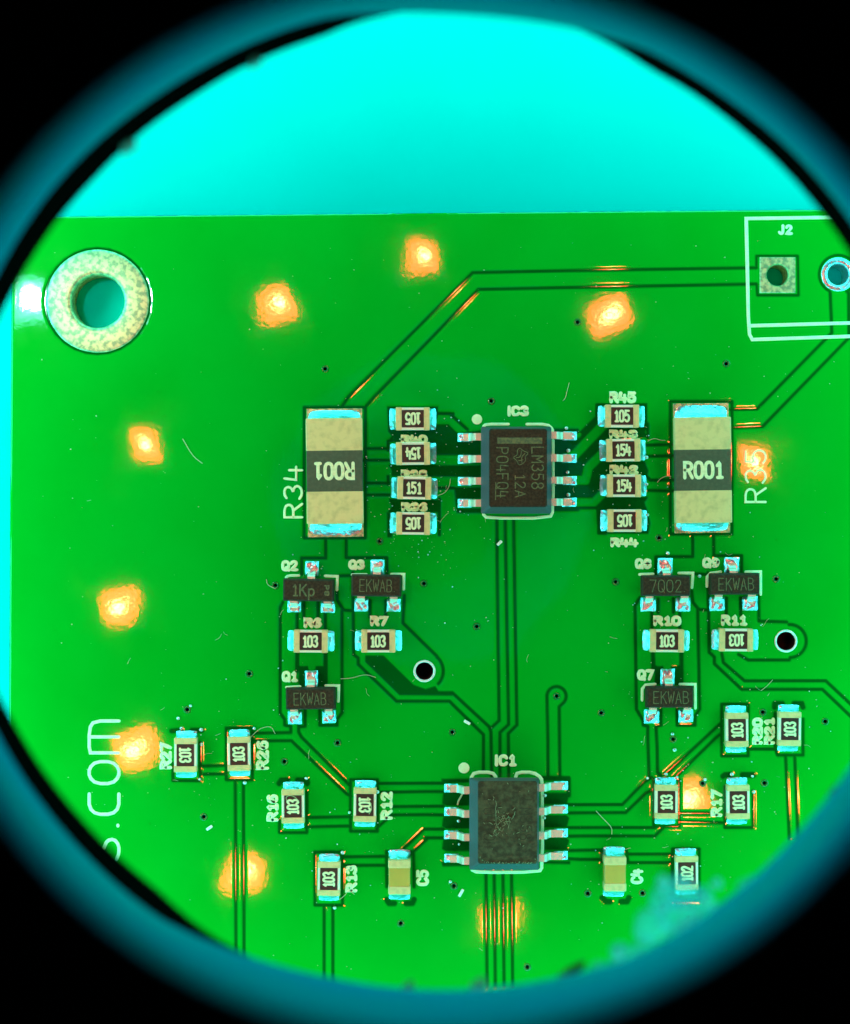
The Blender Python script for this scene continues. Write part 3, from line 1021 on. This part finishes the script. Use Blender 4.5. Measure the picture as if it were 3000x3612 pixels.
resistor('M', 1040, 645, '103', 90, -90, 'black chip resistor marked 103 with lint on it beside designator R12')
resistor('M', 697, 1345, '103', 90, 90, 'black chip resistor marked 103 beside designator R13')
resistor('O', 657, 720, '103', 90, 90, 'black chip resistor marked 103 beside an orange light reflection')
resistor('O', 1215, 720, '103', 90, 90, 'black chip resistor marked 103 beside designator R17')
resistor('O', 815, 1265, '102', 90, 90, 'black chip resistor marked 102 half hidden by cloudy gel')
capacitor('M', 1367, 1330, 'tan chip capacitor beside designator C5')
capacitor('O', 265, 1275, 'tan chip capacitor beside designator C4')


# ------------------------------------------------------------------ shunt resistors (2512)
def shunt(r, cx, cy, trot, rz, label, t1, b1):
    h = .62
    c = W(r, cx, cy, h)
    hw, hl = 1.60, 3.0
    o = mk('shunt_resistor', *bbox(-hw + .015, hw - .015, -hl + .05, hl - .05, .04, h - .02, .05), M['coat2'], board, (c[0], c[1], ZB), math.radians(rz))
    o['label'] = label
    mk('coating', *bbox(-hw + .03, hw - .03, -1.17, 1.17, h - .03, h + .012, .03), M['coat2'], o)
    mk('terminal', *bbox(-hw, hw, 1.13, hl, .02, h + .02, .07), M['term'], o)
    mk('terminal', *bbox(-hw, hw, -hl, -1.13, .02, h + .02, .07), M['term'], o)
    f = link('solder_fillet', shared(('sf2512', t1), lambda: fillet(hl - .02, hl + t1, 1.52, .48, 3), M['solder'], True), o, (0, 0, 0), math.pi / 2)
    f = link('solder_fillet', shared(('sf2512b', b1), lambda: fillet(hl - .02, hl + b1, 1.52, .48, 5), M['solder'], True), o, (0, 0, 0), -math.pi / 2)
    for y0, y1 in ((hl - .3, hl + t1 + .06), (-hl - b1 - .06, -hl + .3)):
        mk('pad', *bbox(-hw + .02, hw - .02, y0, y1, -.02, .02, .01), M['tin'], o)
    t = mk('marking', *text_mesh('R001', 2.3, 1.05, .19, .014, .03), M['print'], o, (0, .0, h + .013), math.radians(trot))
    t['label'] = 'pale printed value R001'


shunt('D', 525, 905, 180, .7, 'large shunt resistor with cream ends marked R001 upside down beside designator R34', .5, .68)
shunt('F', 1402, 895, 0, .7, 'large shunt resistor with cream ends marked R001 upright beside designator R35', .75, .5)


# ------------------------------------------------------------------ SOT-23 transistors
def sot(r, body, pads, code, label, rz=0.0, lw=.05, extra=None):
    x0, y0, x1, y1 = body
    h = 1.0
    a, c = W(r, x0, y0, h), W(r, x1, y1, h)
    cx, cy = (a[0] + c[0]) / 2, (a[1] + c[1]) / 2
    hx, hy = (c[0] - a[0]) / 2, (a[1] - c[1]) / 2
    V, F = loft([rring(hx - .02, hy - .02, .12, .06), rring(hx + .09, hy + .09, .52, .08), rring(hx + .09, hy + .09, .60, .08),
                 rring(hx + .015, hy + .015, h - .03, .07), rring(hx - .02, hy - .02, h, .06)])
    o = mk('transistor', V, F, M['epoxy'], board, (cx, cy, ZB), math.radians(rz))
    o['label'] = label
    for i, (px0, py0, px1, py1) in enumerate(pads):
        p, q_ = W(r, px0, py0), W(r, px1, py1)
        X0, X1 = p[0] - cx, q_[0] - cx
        Y0, Y1 = q_[1] - cy, p[1] - cy
        top = i == 0
        tl = (0, -.07) if top else (0, .07)
        mk('solder_joint', *mound(X0, X1, Y0, Y1, .16, .05, 12, rng.randint(0, 999), tl), M['solder'], o, smooth=True)
        # gull-wing lead
        xm = (X0 + X1) / 2
        s = 1 if top else -1
        yb = s * (hy + .05)
        prof = [(yb, .62), (yb + s * .16, .60), (yb + s * .26, .5), (yb + s * .32, .26), (yb + s * .44, .17), (yb + s * .62, .16)]
        mk('lead', *strip(prof, xm, .22, .10, False), M['lead'], o)
    t = mk('marking', *text_mesh(code, 2.0 if len(code) > 4 else (1.7 if len(code) > 3 else 1.25), .72, lw, .006), M['laser'], o, (0.05 if extra is None else -.25, .0, h + .001))
    t['label'] = 'faint etched marking ' + code.rstrip('.')
    if extra:
        mk('marking', *text_mesh(extra, .62, .3, lw * .9, .006), M['laser'], o, (hx - .32, .0, h + .001), math.radians(90))
    return o


def strip(prof, off, hw, th, along_x=True):
    """bent sheet-metal strip: prof = [(distance, z)], half width hw, thickness th"""
    V, F = [], []
    n_ = len(prof)
    for i, (d, z) in enumerate(prof):
        a = prof[max(i - 1, 0)]; c = prof[min(i + 1, n_ - 1)]
        tx, tz = c[0] - a[0], c[1] - a[1]
        l = math.hypot(tx, tz) or 1
        nx_, nz_ = -tz / l, tx / l
        if nz_ < 0: nx_, nz_ = -nx_, -nz_
        for (sd, k) in ((-1, 0), (-1, 1), (1, 1), (1, 0)):
            dd, zz = d - nx_ * th * (1 - k), z - nz_ * th * (1 - k)
            V.append((dd, off + sd * hw, zz) if along_x else (off + sd * hw, dd, zz))
    for i in range(n_ - 1):
        for k in range(4):
            kk_ = (k + 1) % 4
            F.append((i * 4 + k, i * 4 + kk_, (i + 1) * 4 + kk_, (i + 1) * 4 + k))
    F.append((0, 1, 2, 3)); F.append(tuple((n_ - 1) * 4 + k for k in (3, 2, 1, 0)))
    return V, F


sot('H', (255, 368, 682, 540), [(435, 195, 560, 330), (285, 545, 410, 652), (580, 545, 708, 652)], '1Kp', 'black three-leg transistor marked 1Kp below designator Q2', -1.0, .09, '8d')
sot('H', (858, 330, 1275, 498), [(1010, 183, 1136, 322), (875, 525, 1000, 646), (1160, 525, 1286, 642)], 'EKWAB.', 'black three-leg transistor marked EKWAB below designator Q3', -1.0)
sot('H', (280, 1325, 695, 1495), [(440, 1158, 556, 1312), (285, 1510, 412, 1632), (588, 1508, 712, 1626)], 'EKWAB.', 'black three-leg transistor marked EKWAB below designator Q1', 0.8)
sot('J', (298, 338, 708, 495), [(425, 168, 562, 322), (275, 515, 412, 642), (583, 515, 717, 642)], '7Q02.', 'black three-leg transistor marked 7Q02 below designator Q8', 0)
sot('J', (900, 318, 1318, 482), [(1010, 163, 1147, 312), (878, 510, 1017, 637), (1168, 505, 1307, 637)], 'EKWAB', 'black three-leg transistor marked EKWAB below designator Q9', .4)
sot('J', (338, 1315, 735, 1480), [(450, 1143, 577, 1302), (305, 1496, 442, 1627), (608, 1496, 742, 1617)], 'EKWAB', 'black three-leg transistor faintly marked EKWAB below designator Q7', 0)


# ------------------------------------------------------------------ SO-8 op-amps
def soic(r, top, side, lys, rys, lx, rx, label, topm='epoxy'):
    h = 1.55
    a, c = W(r, top[0], top[1], h), W(r, top[2], top[3], h)
    sa, sc = W(r, side[0], side[1], .8), W(r, side[2], side[3], .8)
    cx, cy = (sa[0] + sc[0]) / 2, (sa[1] + sc[1]) / 2

    def ring(p, q_, z, rad, e=0.0):
        return rring((q_[0] - p[0]) / 2 + e, (p[1] - q_[1]) / 2 + e, z, rad, 4, (p[0] + q_[0]) / 2 - cx, (p[1] + q_[1]) / 2 - cy)
    o = mk('op_amp_chip', *loft([ring(sa, sc, .12, .2, -.2), ring(sa, sc, .72, .12), ring(sa, sc, .84, .12), ring(a, c, h - .03, .16, .03)], True, False), M['epoxy_side'], board, (cx, cy, ZB))
    o['label'] = label
    mk('top_face', *loft([ring(a, c, h - .04, .16, .025), ring(a, c, h - .03, .16, .03), ring(a, c, h, .16, -.02)], False, True), M[topm], o)
    for side_, ys, xx in ((-1, lys, lx), (1, rys, rx)):
        for y in ys:
            p = W(r, xx[0], y); q_ = W(r, xx[1], y)
            xb = (sa[0] if side_ < 0 else sc[0]) - cx
            xe = (p[0] if side_ < 0 else q_[0]) - cx
            ym = p[1] - cy
            L = abs(xe - xb)
            s = side_
            prof = [(xb - s * .1, .84), (xb + s * .30, .84), (xb + s * .42, .78), (xb + s * .60, .34), (xb + s * .70, .25), (xb + s * (L - .32), .22)]
            mk('lead', *strip(prof, ym, .205, .19), M['lead'], o)
            x0, x1 = sorted((xb + s * (L - .85), xb + s * L))
            mk('solder_joint', *mound(x0, x1, ym - .26, ym + .26, .13, .05, 10, rng.randint(0, 9999), (s * -.05, 0)), M['solder'], o, smooth=True)
    tc_ = ((a[0] + c[0]) / 2 - cx, (a[1] + c[1]) / 2 - cy)
    return o, cx, cy, h


ic3, cx, cy, h3 = soic('E', (517, 476, 1103, 1270), (430, 450, 1150, 1342), (560, 785, 1010, 1235), (545, 775, 1003, 1225), (188, 430), (1140, 1415),
                       'black eight-pin chip marked LM358 below designator IC3')


def etched(parent, s, r, x0, y0, x1, y1, z, material, stroke=.055, cxy=(0, 0)):
    a, c = W(r, x0, y0, z), W(r, x1, y1, z)
    w_, h_ = abs(a[1] - c[1]), abs(c[0] - a[0])
    t = mk('marking', *text_mesh(s, w_, h_, stroke, .006), material, parent, ((a[0] + c[0]) / 2 - cxy[0], (a[1] + c[1]) / 2 - cxy[1], z + .001), math.radians(-90))
    t['label'] = 'faint etched marking ' + s
    return t


etched(ic3, 'LM358', 'E', 945, 655, 1075, 1092, h3, M['laser'], .065, (cx, cy))
etched(ic3, '12A', 'E', 775, 945, 890, 1178, h3, M['laser'], .065, (cx, cy))
etched(ic3, 'P04FQ4', 'E', 585, 660, 712, 1182, h3, M['laser'], .065, (cx, cy))


def estroke(parent, name, r, pls, z, wd, material, cxy, it=1):
    parts = []
    for i, P in enumerate(pls):
        Q = [(p[0] - cxy[0], p[1] - cxy[1]) for p in WL(r, P, z)]
        parts.append(ribbon(chaikin(Q, it), wd, z + .001, .006 + .001 * i, .1))
    return mk(name, *join(*parts), material, parent)


estroke(ic3, 'marking', 'E', [[(580, 1022), (578, 1198)]], h3, .05, M['laser'], (cx, cy))
o = estroke(ic3, 'maker_emblem', 'E', [[(830, 665), (800, 690), (805, 740), (755, 765), (800, 800), (815, 845), (850, 835), (890, 800), (880, 760), (918, 720), (880, 705), (850, 690), (830, 665)],
                                       [(845, 700), (835, 760), (790, 770)], [(880, 725), (845, 760), (850, 820)], [(815, 800), (860, 790)]], h3, .045, M['laser'], (cx, cy))
o['label'] = 'small etched maker emblem'
a, c = W('E', 597, 562, h3), W('E', 1058, 625, h3)
o = mk('pin_one_bar', *bbox(a[0] - cx, c[0] - cx, c[1] - cy, a[1] - cy, h3 - .02, h3 + .006, .01), M['laser'], ic3)
o['label'] = 'etched stripe across the pin one end'

ic1, cx, cy, h1 = soic('N', (548, 458, 1148, 1298), (455, 420, 1172, 1362), (525, 765, 1003, 1243), (500, 740, 985, 1215), (195, 460), (1165, 1468),
                       'black eight-pin chip with scratched dusty top below designator IC1', 'epoxy_scuffed')
etched(ic1, 'LM358', 'N', 970, 640, 1100, 1060, h1, M['laser_dim'], .05, (cx, cy))
etched(ic1, 'P04FQ4', 'N', 600, 640, 720, 1150, h1, M['laser_dim'], .04, (cx, cy))
scr = [[(725, 655), (735, 690), (720, 740), (730, 830), (728, 880)], [(730, 880), (745, 930), (790, 970)], [(735, 890), (715, 960), (700, 1010)],
       [(870, 830), (862, 900), (855, 935)], [(800, 800), (850, 870), (810, 910)], [(770, 860), (800, 830), (840, 850)]]
for k in range(60):
    x, y = rng.gauss(790, 75), rng.gauss(890, 75)
    a = rng.uniform(0, 6.28); l = rng.uniform(8, 38)
    scr.append([(x, y), (x + l * math.cos(a), y + l * math.sin(a))])
for k in range(16):
    x, y = rng.uniform(570, 1130), rng.uniform(470, 1280)
    scr.append([(x, y), (x + rng.uniform(-14, 14), y + rng.uniform(-14, 14))])
for k in range(26):
    x = 565 + 560 * k / 25 + rng.uniform(-8, 8)
    y = 1290 - max(0, (60 - (x - 560))) * .8 - max(0, (x - 1090)) * 1.0 + rng.uniform(-8, 8)
    scr.append([(x, y), (x + rng.uniform(-10, 14), y + rng.uniform(-16, 10))])
o = estroke(ic1, 'scratch_residue', 'N', scr, h1, .022, M['scuff'], (cx, cy))
o['kind'] = 'stuff'

# ------------------------------------------------------------------ dust, solder balls, lint on the board
V, F = [], []


def add_flake(x, y, z, s):
    n_ = rng.randint(4, 6)
    a0 = rng.uniform(0, 6.28)
    base = len(V)
    el = rng.uniform(.4, 1)
    for i in range(n_):
        a = a0 + 6.28 * i / n_
        rr = s * rng.uniform(.6, 1.2)
        V.append((x + rr * math.cos(a), y + rr * math.sin(a) * el, z + .002))
    V.append((x, y, z + s * .5))
    for i in range(n_):
        F.append((base + i, base + (i + 1) % n_, base + n_))


def comp_xy():
    o = rng.choice(comp_list)
    return o.location.x / U + rng.gauss(0, 1.6), o.location.y / U + rng.gauss(0, 1.6)


comp_list = [o for o in board.children if o.name.startswith(('chip_', 'op_amp', 'transistor', 'shunt'))]
for k in range(1100):
    if k < 650: x, y = comp_xy()
    else: x, y = rng.uniform(-22, 24), rng.uniform(-27, 15.5)
    add_flake(x, y, ZB, rng.choice((.018, .022, .03, .04)) * rng.uniform(.7, 1.4))


def fibre(P, wd, z):
    v, f = ribbon(chaikin(P, 2), wd, z + .004, wd * .5)
    b0 = len(V)
    V.extend(v)
    F.extend([tuple(i + b0 for i in q_) for q_ in f])


for k in range(70):
    if k < 45: x, y = comp_xy()
    else: x, y = rng.uniform(-20, 22), rng.uniform(-26, 14)
    a = rng.uniform(0, 6.28)
    P = [(x, y)]
    for i in range(rng.randint(1, 4)):
        a += rng.uniform(-.8, .8)
        l = rng.uniform(.06, .22)
        P.append((P[-1][0] + l * math.cos(a), P[-1][1] + l * math.sin(a)))
    fibre(P, rng.uniform(.014, .022), ZB)
tag(mk('dust', V, F, M['dust']), 'fine pale dust specks scattered over the green board', 'dust', kind='stuff')

# tiny solder balls beside the joints (part of the board)
ico = [(0, 0, 1)] + [(math.cos(a) * .9, math.sin(a) * .9, .42) for a in (0, 1.257, 2.513, 3.77, 5.027)] + [(math.cos(a), math.sin(a), -.3) for a in (.63, 1.88, 3.14, 4.4, 5.65)]
icf = [(0, 1 + i, 1 + (i + 1) % 5) for i in range(5)] + [(1 + i, 6 + i, 1 + (i + 1) % 5) for i in range(5)] + [(1 + (i + 1) % 5, 6 + i, 6 + (i + 1) % 5) for i in range(5)]
V, F = [], []
spots = []
for (r_, x_, y_) in (('O', 705, 195), ('O', 722, 318), ('O', 513, 535), ('O', 655, 505), ('O', 740, 528), ('O', 1330, 640), ('O', 1162, 505), ('O', 1320, 520), ('O', 955, 545),
                     ('E', 1318, 918), ('E', 1325, 1148), ('E', 1325, 695), ('E', 1305, 465), ('N', 1230, 600), ('N', 1225, 830), ('N', 345, 862), ('N', 350, 1100),
                     ('L', 935, 292), ('L', 960, 370), ('L', 1112, 380), ('L', 1115, 492), ('L', 1100, 760), ('L', 1520, 370), ('L', 1448, 788), ('L', 1030, 197),
                     ('M', 485, 392), ('M', 1160, 520), ('M', 895, 715), ('M', 830, 1095), ('M', 755, 1618), ('N', 260, 1485), ('J', 795, 330), ('J', 515, 128), ('F', 830, 1355), ('F', 825, 1040), ('F', 820, 765)):
    spots.append((*W(r_, x_, y_), rng.uniform(.07, .12)))
for k in range(150):
    x, y = comp_xy()
    spots.append((x, y, rng.uniform(.02, .045)))
for x, y, s in spots:
    b0 = len(V)
    V += [(x + p[0] * s * 1.1, y + p[1] * s, ZB + p[2] * s * .8 + s * .2) for p in ico]
    F += [tuple(i + b0 for i in f) for f in icf]
o = mk('solder_balls', V, F, M['ball'], board, smooth=True)
o['kind'] = 'stuff'


def lint(r, pts, wd, label, z=0.0, name='lint_fibre'):
    P = WL(r, pts, z)
    v, f = ribbon(chaikin(P, 2), wd, ZB + z + .003, wd * .6)
    tag(mk(name, v, f, M['dust']), label, 'lint', 'lint fibres on the board')


lint('H', [(755, 1232), (850, 1228), (970, 1190), (1060, 1220)], .035, 'long pale lint fibre lying across grooves between transistor Q1 and the hole')
lint('O', [(118, 788), (185, 860), (240, 915), (238, 965)], .04, 'pale lint fibre crossing two grooves right of chip IC1')
lint('H', [(100, 360), (110, 410), (180, 440)], .035, 'curved pale lint fibre round the hole beside transistor Q2')
lint('L', [(1490, 440), (1560, 370), (1650, 350), (1680, 410)], .035, 'curled pale lint fibre above designator R26')
lint('M', [(800, 1540), (850, 1500), (890, 1450), (940, 1490)], .035, 'pale lint fibre below designator R13')
lint('E', [(1335, 0), (1310, 90), (1295, 160), (1270, 185)], .035, 'pale lint fibre on bare board above chip IC3')
lint('D', [(1590, 1155), (1660, 1130), (1705, 1060), (1715, 985)], .035, 'pale lint fibre between resistor 151 and chip IC3')
lint('F', [(830, 600), (900, 565), (960, 590), (1010, 590)], .035, 'pale lint fibre between upper 154 resistor and R35 shunt')
lint('F', [(930, 1020), (960, 985), (1020, 955), (1070, 960)], .035, 'pale lint fibre between lower 154 resistor and R35 shunt')
lint('K', [(830, 1270), (890, 1225), (950, 1160)], .03, 'pale lint fibre crossing the groove pair above designator R20')
lint('T', [(375, 900), (395, 935), (415, 950)], .04, 'pale lint fibre right of the orange reflection on bare left board')
lint('N', [(385, 580), (365, 620), (345, 650), (335, 690)], .1, 'white lint tuft between the left pins of chip IC1', name='lint_tuft')
lint('M', [(300, 600), (290, 570), (330, 550), (385, 570), (420, 620)], .03, 'fine pale lint curl on the resistor beside R16', CH + .04)
lint('M', [(1065, 570), (1090, 620), (1110, 680), (1080, 730)], .03, 'fine pale lint curl on the resistor beside R12', CH + .04)
for (r_, x_, y_, l_, ang, lab) in (('L', 1175, 1135, .2, 35, 'pink flake on bare board below the left hole'), ('N', 370, 1600, .24, 60, 'pink flake below the left side of chip IC1'),
                                  ('I', 370, 1615, .2, -30, 'pale flake beside the diagonal groove pair above chip IC1'), ('I', 655, 38, .18, 45, 'pale flake on the groove trio below chip IC3')):
    c = W(r_, x_, y_)
    v, f = bbox(-l_, l_, -.08, .08, 0, .05, .04)
    tag(mk('flake', v, f, M['flux'], None, (c[0], c[1], ZB), math.radians(ang)), lab, 'flake')

# ------------------------------------------------------------------ magnifier hood with its LED ring
hood = bpy.data.objects.new('magnifier_hood', None)
col.objects.link(hood)
hood.empty_display_size = .01
tag(hood, 'black magnifier hood with painted teal reflection on the lining round the view opening', 'magnifier')
HB, HT = 50.0, 75.0


def hr(px, h): return px / PX * (H - h) / H


def hc(h):
    t = (h - HB) / (HT - HB)
    return ((55 + (40 - 55) * t) / PX * (H - h) / H, -(-31 + (-14 + 31) * t) / PX * (H - h) / H)


NH = 160


def hring(px, h, wob=None, rmm=None):
    c = hc(h)
    P = []
    for i in range(NH):
        a = 2 * math.pi * i / NH
        r = (rmm if rmm else hr(px, h)) * (1 + (wob(a) if wob else 0))
        P.append((c[0] + r * math.cos(a), c[1] + r * math.sin(a), ZB + h))
    return P


def tubeloft(rings, closed=False):
    V, F = [], []
    for R in rings: V += R
    K = len(rings)
    for k in range(K if closed else K - 1):
        k2 = (k + 1) % K
        for i in range(NH):
            j = (i + 1) % NH
            F.append((k * NH + i, k * NH + j, k2 * NH + j, k2 * NH + i))
    return V, F


def abump(a, c, wd):
    x = abs((math.degrees(a) - c + 180) % 360 - 180)
    return max(0, 1 - (x / wd) ** 2)


def wwob(a):
    return .0022 * math.sin(5 * a + .5) + .0015 * math.sin(11 * a) - .024 * max(abump(a, 270, 34), abump(a, 315, 34)) - .020 * abump(a, 84, 18)


mk('lining', *tubeloft([hring(1760, 52.0, wwob), hring(1768, 54, wwob), hring(1795, 60, wwob), hring(1820, 67), hring(1846, HT - .5), hring(1860, HT - .1), hring(1885, HT + .05)]), M['wall'], hood, smooth=True)
mk('shell', *tubeloft([hring(1883, HT + .04), hring(2300, HT + .1), hring(0, HT + .1, None, 24), hring(0, HT - 3, None, 28), hring(0, 55, None, 44), hring(0, HB, None, 44),
                       hring(0, HB, None, 43), hring(0, HB + 1, None, 43), hring(0, HB + 1, None, 14.6), hring(1762, 52.0), hring(1778, 53.0), hring(0, 54, None, 16), hring(0, HT - 2, None, 10)]), M['hood'], hood, smooth=False)


def lipwob(a):
    d = math.degrees(a) % 360

    def bump(c, wd):
        x = abs((d - c + 180) % 360 - 180)
        return max(0, 1 - (x / wd) ** 2)
    v = .028 * bump(84, 20) + .034 * max(bump(270, 36), bump(315, 36)) - .016 * bump(135, 34) - .008 * bump(40, 28) - .010 * bump(222, 22) + .01 * bump(0, 20)
    return v + .0012 * math.sin(23 * a) * math.sin(3 * a + 1)


mk('lip_ring', *tubeloft([hring(1703, HB + .2, lipwob), hring(1703, HB + .5, lipwob), hring(1785, HB + .9), hring(1800, HB + .2), hring(1703, HB + .2, lipwob)]), M['lip'], hood)
for k in range(4):
    a = math.radians(45 + 90 * k)
    x, y = 41.5 * math.cos(a), 41.5 * math.sin(a)
    V, F = loft([[(x * s + rr * math.cos(t), y * s + rr * math.sin(t), z) for t in [2 * math.pi * i / 16 for i in range(16)]]
                 for (rr, z, s) in ((2.6, 0.0, 1.09), (2.6, 1.2, 1.09), (1.8, 2.0, 1.085), (1.6, 30, 1.03), (1.8, ZB + HB + 1.5, 1.0))])
    mk('leg', V, F, M['hood'], hood, smooth=False)

LEDP = [(862, 527, 0), (570, 627, .3), (299, 915, .1), (245, 1241, 0), (280, 1535, .2), (500, 1790, -.2), (1025, 1890, .05), (1412, 1640, .3), (1548, 950, 0), (1250, 648, .25)]
LH = HB - .9
pk = None
for (px_, py_, rz) in LEDP:
    c = W('T', px_, py_)
    k = 1 + LH / H
    V0 = bbox(-2.1, 2.1, -2.1, 2.1, 0, 1.0, .15)
    if pk is None:
        o = mk('led', *V0, M['pcbw'], hood, (c[0] * k, c[1] * k, ZB + LH), rz)
        p = mk('phosphor', *loft([rring(1.26, 1.36, -.02, .5, 4), rring(1.26, 1.36, -.12, .5, 4)][::-1]), M['led_warm'], o)
        q_ = mk('emitter', *loft([rring(.40, .42, -.14, .2, 3), rring(.40, .42, -.2, .2, 3)][::-1]), M['led_core'], o)
        pk = (o.data, p.data, q_.data)
    else:
        o = link('led', pk[0], hood, (c[0] * k, c[1] * k, ZB + LH), rz)
        link('phosphor', pk[1], o); link('emitter', pk[2], o)
c = W('T', 62, 618)
o = mk('led', *bbox(-2.6, 2.6, -2.6, 2.6, 0, 1.0, .15), M['pcbw'], hood, (c[0] * k, c[1] * k, ZB + LH))
o['label'] = 'larger cyan white light of the ring'
mk('phosphor', *loft([rring(2.0, 2.0, -.02, .8, 4), rring(2.0, 2.0, -.12, .8, 4)][::-1]), M['led_cyan'], o)
mk('emitter', *loft([rring(.8, .8, -.14, .6, 4), rring(.8, .8, -.2, .6, 4)][::-1]), M['led_ccore'], o)


# ------------------------------------------------------------------ crumbs and gel stuck to the hood's lip
def lump(parts_, dome=False):
    V, F = [], []
    for (x, y, z, rx, ry, rz_) in parts_:
        b0 = len(V)
        n1, n2 = 8, 12
        for i in range(n1 + 1):
            t = math.pi * i / n1
            for j in range(n2):
                p = 2 * math.pi * j / n2
                k = 1 + .13 * math.sin(3 * p + t * 2 + x) + rng.uniform(-.05, .05)
                V.append((x + rx * k * math.sin(t) * math.cos(p), y + ry * k * math.sin(t) * math.sin(p), z + rz_ * k * math.cos(t)))
        for i in range(n1 // 2 if dome else n1):
            for j in range(n2):
                j2 = (j + 1) % n2
                F.append((b0 + i * n2 + j, b0 + (i + 1) * n2 + j, b0 + (i + 1) * n2 + j2, b0 + i * n2 + j2))
    return V, F


def at_h(px_, py_, h): return ((px_ - 1500) / PX * (H - h) / H, -(py_ - 1806) / PX * (H - h) / H)


hL = HB + .45
for (px_, py_, sx, sy, mt, lab) in ((452, 520, .26, .16, 'crumb_red', 'red and grey crumb stuck on the hood lip beyond the mounting hole'),
                                   (900, 218, .22, .14, 'crumb_red', 'small red crumb stuck on the hood lip over the cyan mat'),
                                   (2010, 3432, .5, .13, 'crumb_dark', 'dark brown crumb on the hood lip below chip IC1'),
                                   (2950, 2790, .25, .12, 'crumb_dark', 'dark smudge of dirt on the hood lip beside resistor R17'),
                                   (1685, 3478, .3, .16, 'crumb_red', 'greyish crumb on the hood lip below the trace bundle'),
                                   (1440, 3480, .2, .12, 'crumb_red', 'tiny grey crumb on the hood lip below resistor R13')):
    c = at_h(px_, py_, hL)
    tag(mk('crumb', *lump([(0, 0, 0, sx, sy, .22), (sx * .6, sy * .5, .05, sx * .5, sy * .6, .15)], mt == 'crumb_red'), M[mt], None, (c[0], c[1], ZB + hL), math.radians(30), True), lab, 'crumb', 'crumbs on the hood lip')
gl = bpy.data.objects.new('gel_smear', None)
col.objects.link(gl)
gl.empty_display_size = .005
c0 = at_h(2420, 3200, hL)
gl.location = (c0[0] * U, c0[1] * U, (ZB + hL) * U)
tag(gl, 'cloudy teal gel smear with pale beads over the resistor marked 102', 'smear')
pp = []
for (px_, py_, r_) in ((2400, 3140, .52), (2340, 3180, .45), (2470, 3170, .42), (2390, 3230, .6), (2480, 3260, .6), (2300, 3270, .55), (2560, 3230, .5), (2400, 3330, .6), (2520, 3330, .7),
                       (2290, 3360, .5), (2200, 3370, .45), (2620, 3180, .45), (2650, 3130, .4), (2600, 3280, .6), (2700, 3120, .45), (2130, 3430, .4)):
    c = at_h(px_, py_, hL)
    pp.append((c[0] - c0[0], c[1] - c0[1], rng.uniform(-.1, .2), r_, r_ * .9, .3))
mk('gel', *lump(pp, True), M['gel'], gl, smooth=True)
for (px_, py_, r_) in ((2332, 3100, .20), (2400, 3178, .22), (2405, 3255, .26), (2450, 3240, .2), (2520, 3105, .16), (2330, 3185, .16), (2180, 3350, .2), (2470, 3150, .17)):
    c = at_h(px_, py_, hL)
    mk('bead', *lump([(c[0] - c0[0], c[1] - c0[1], .46, r_, r_, .14)], True), M['gel_pale'], gl, smooth=True)
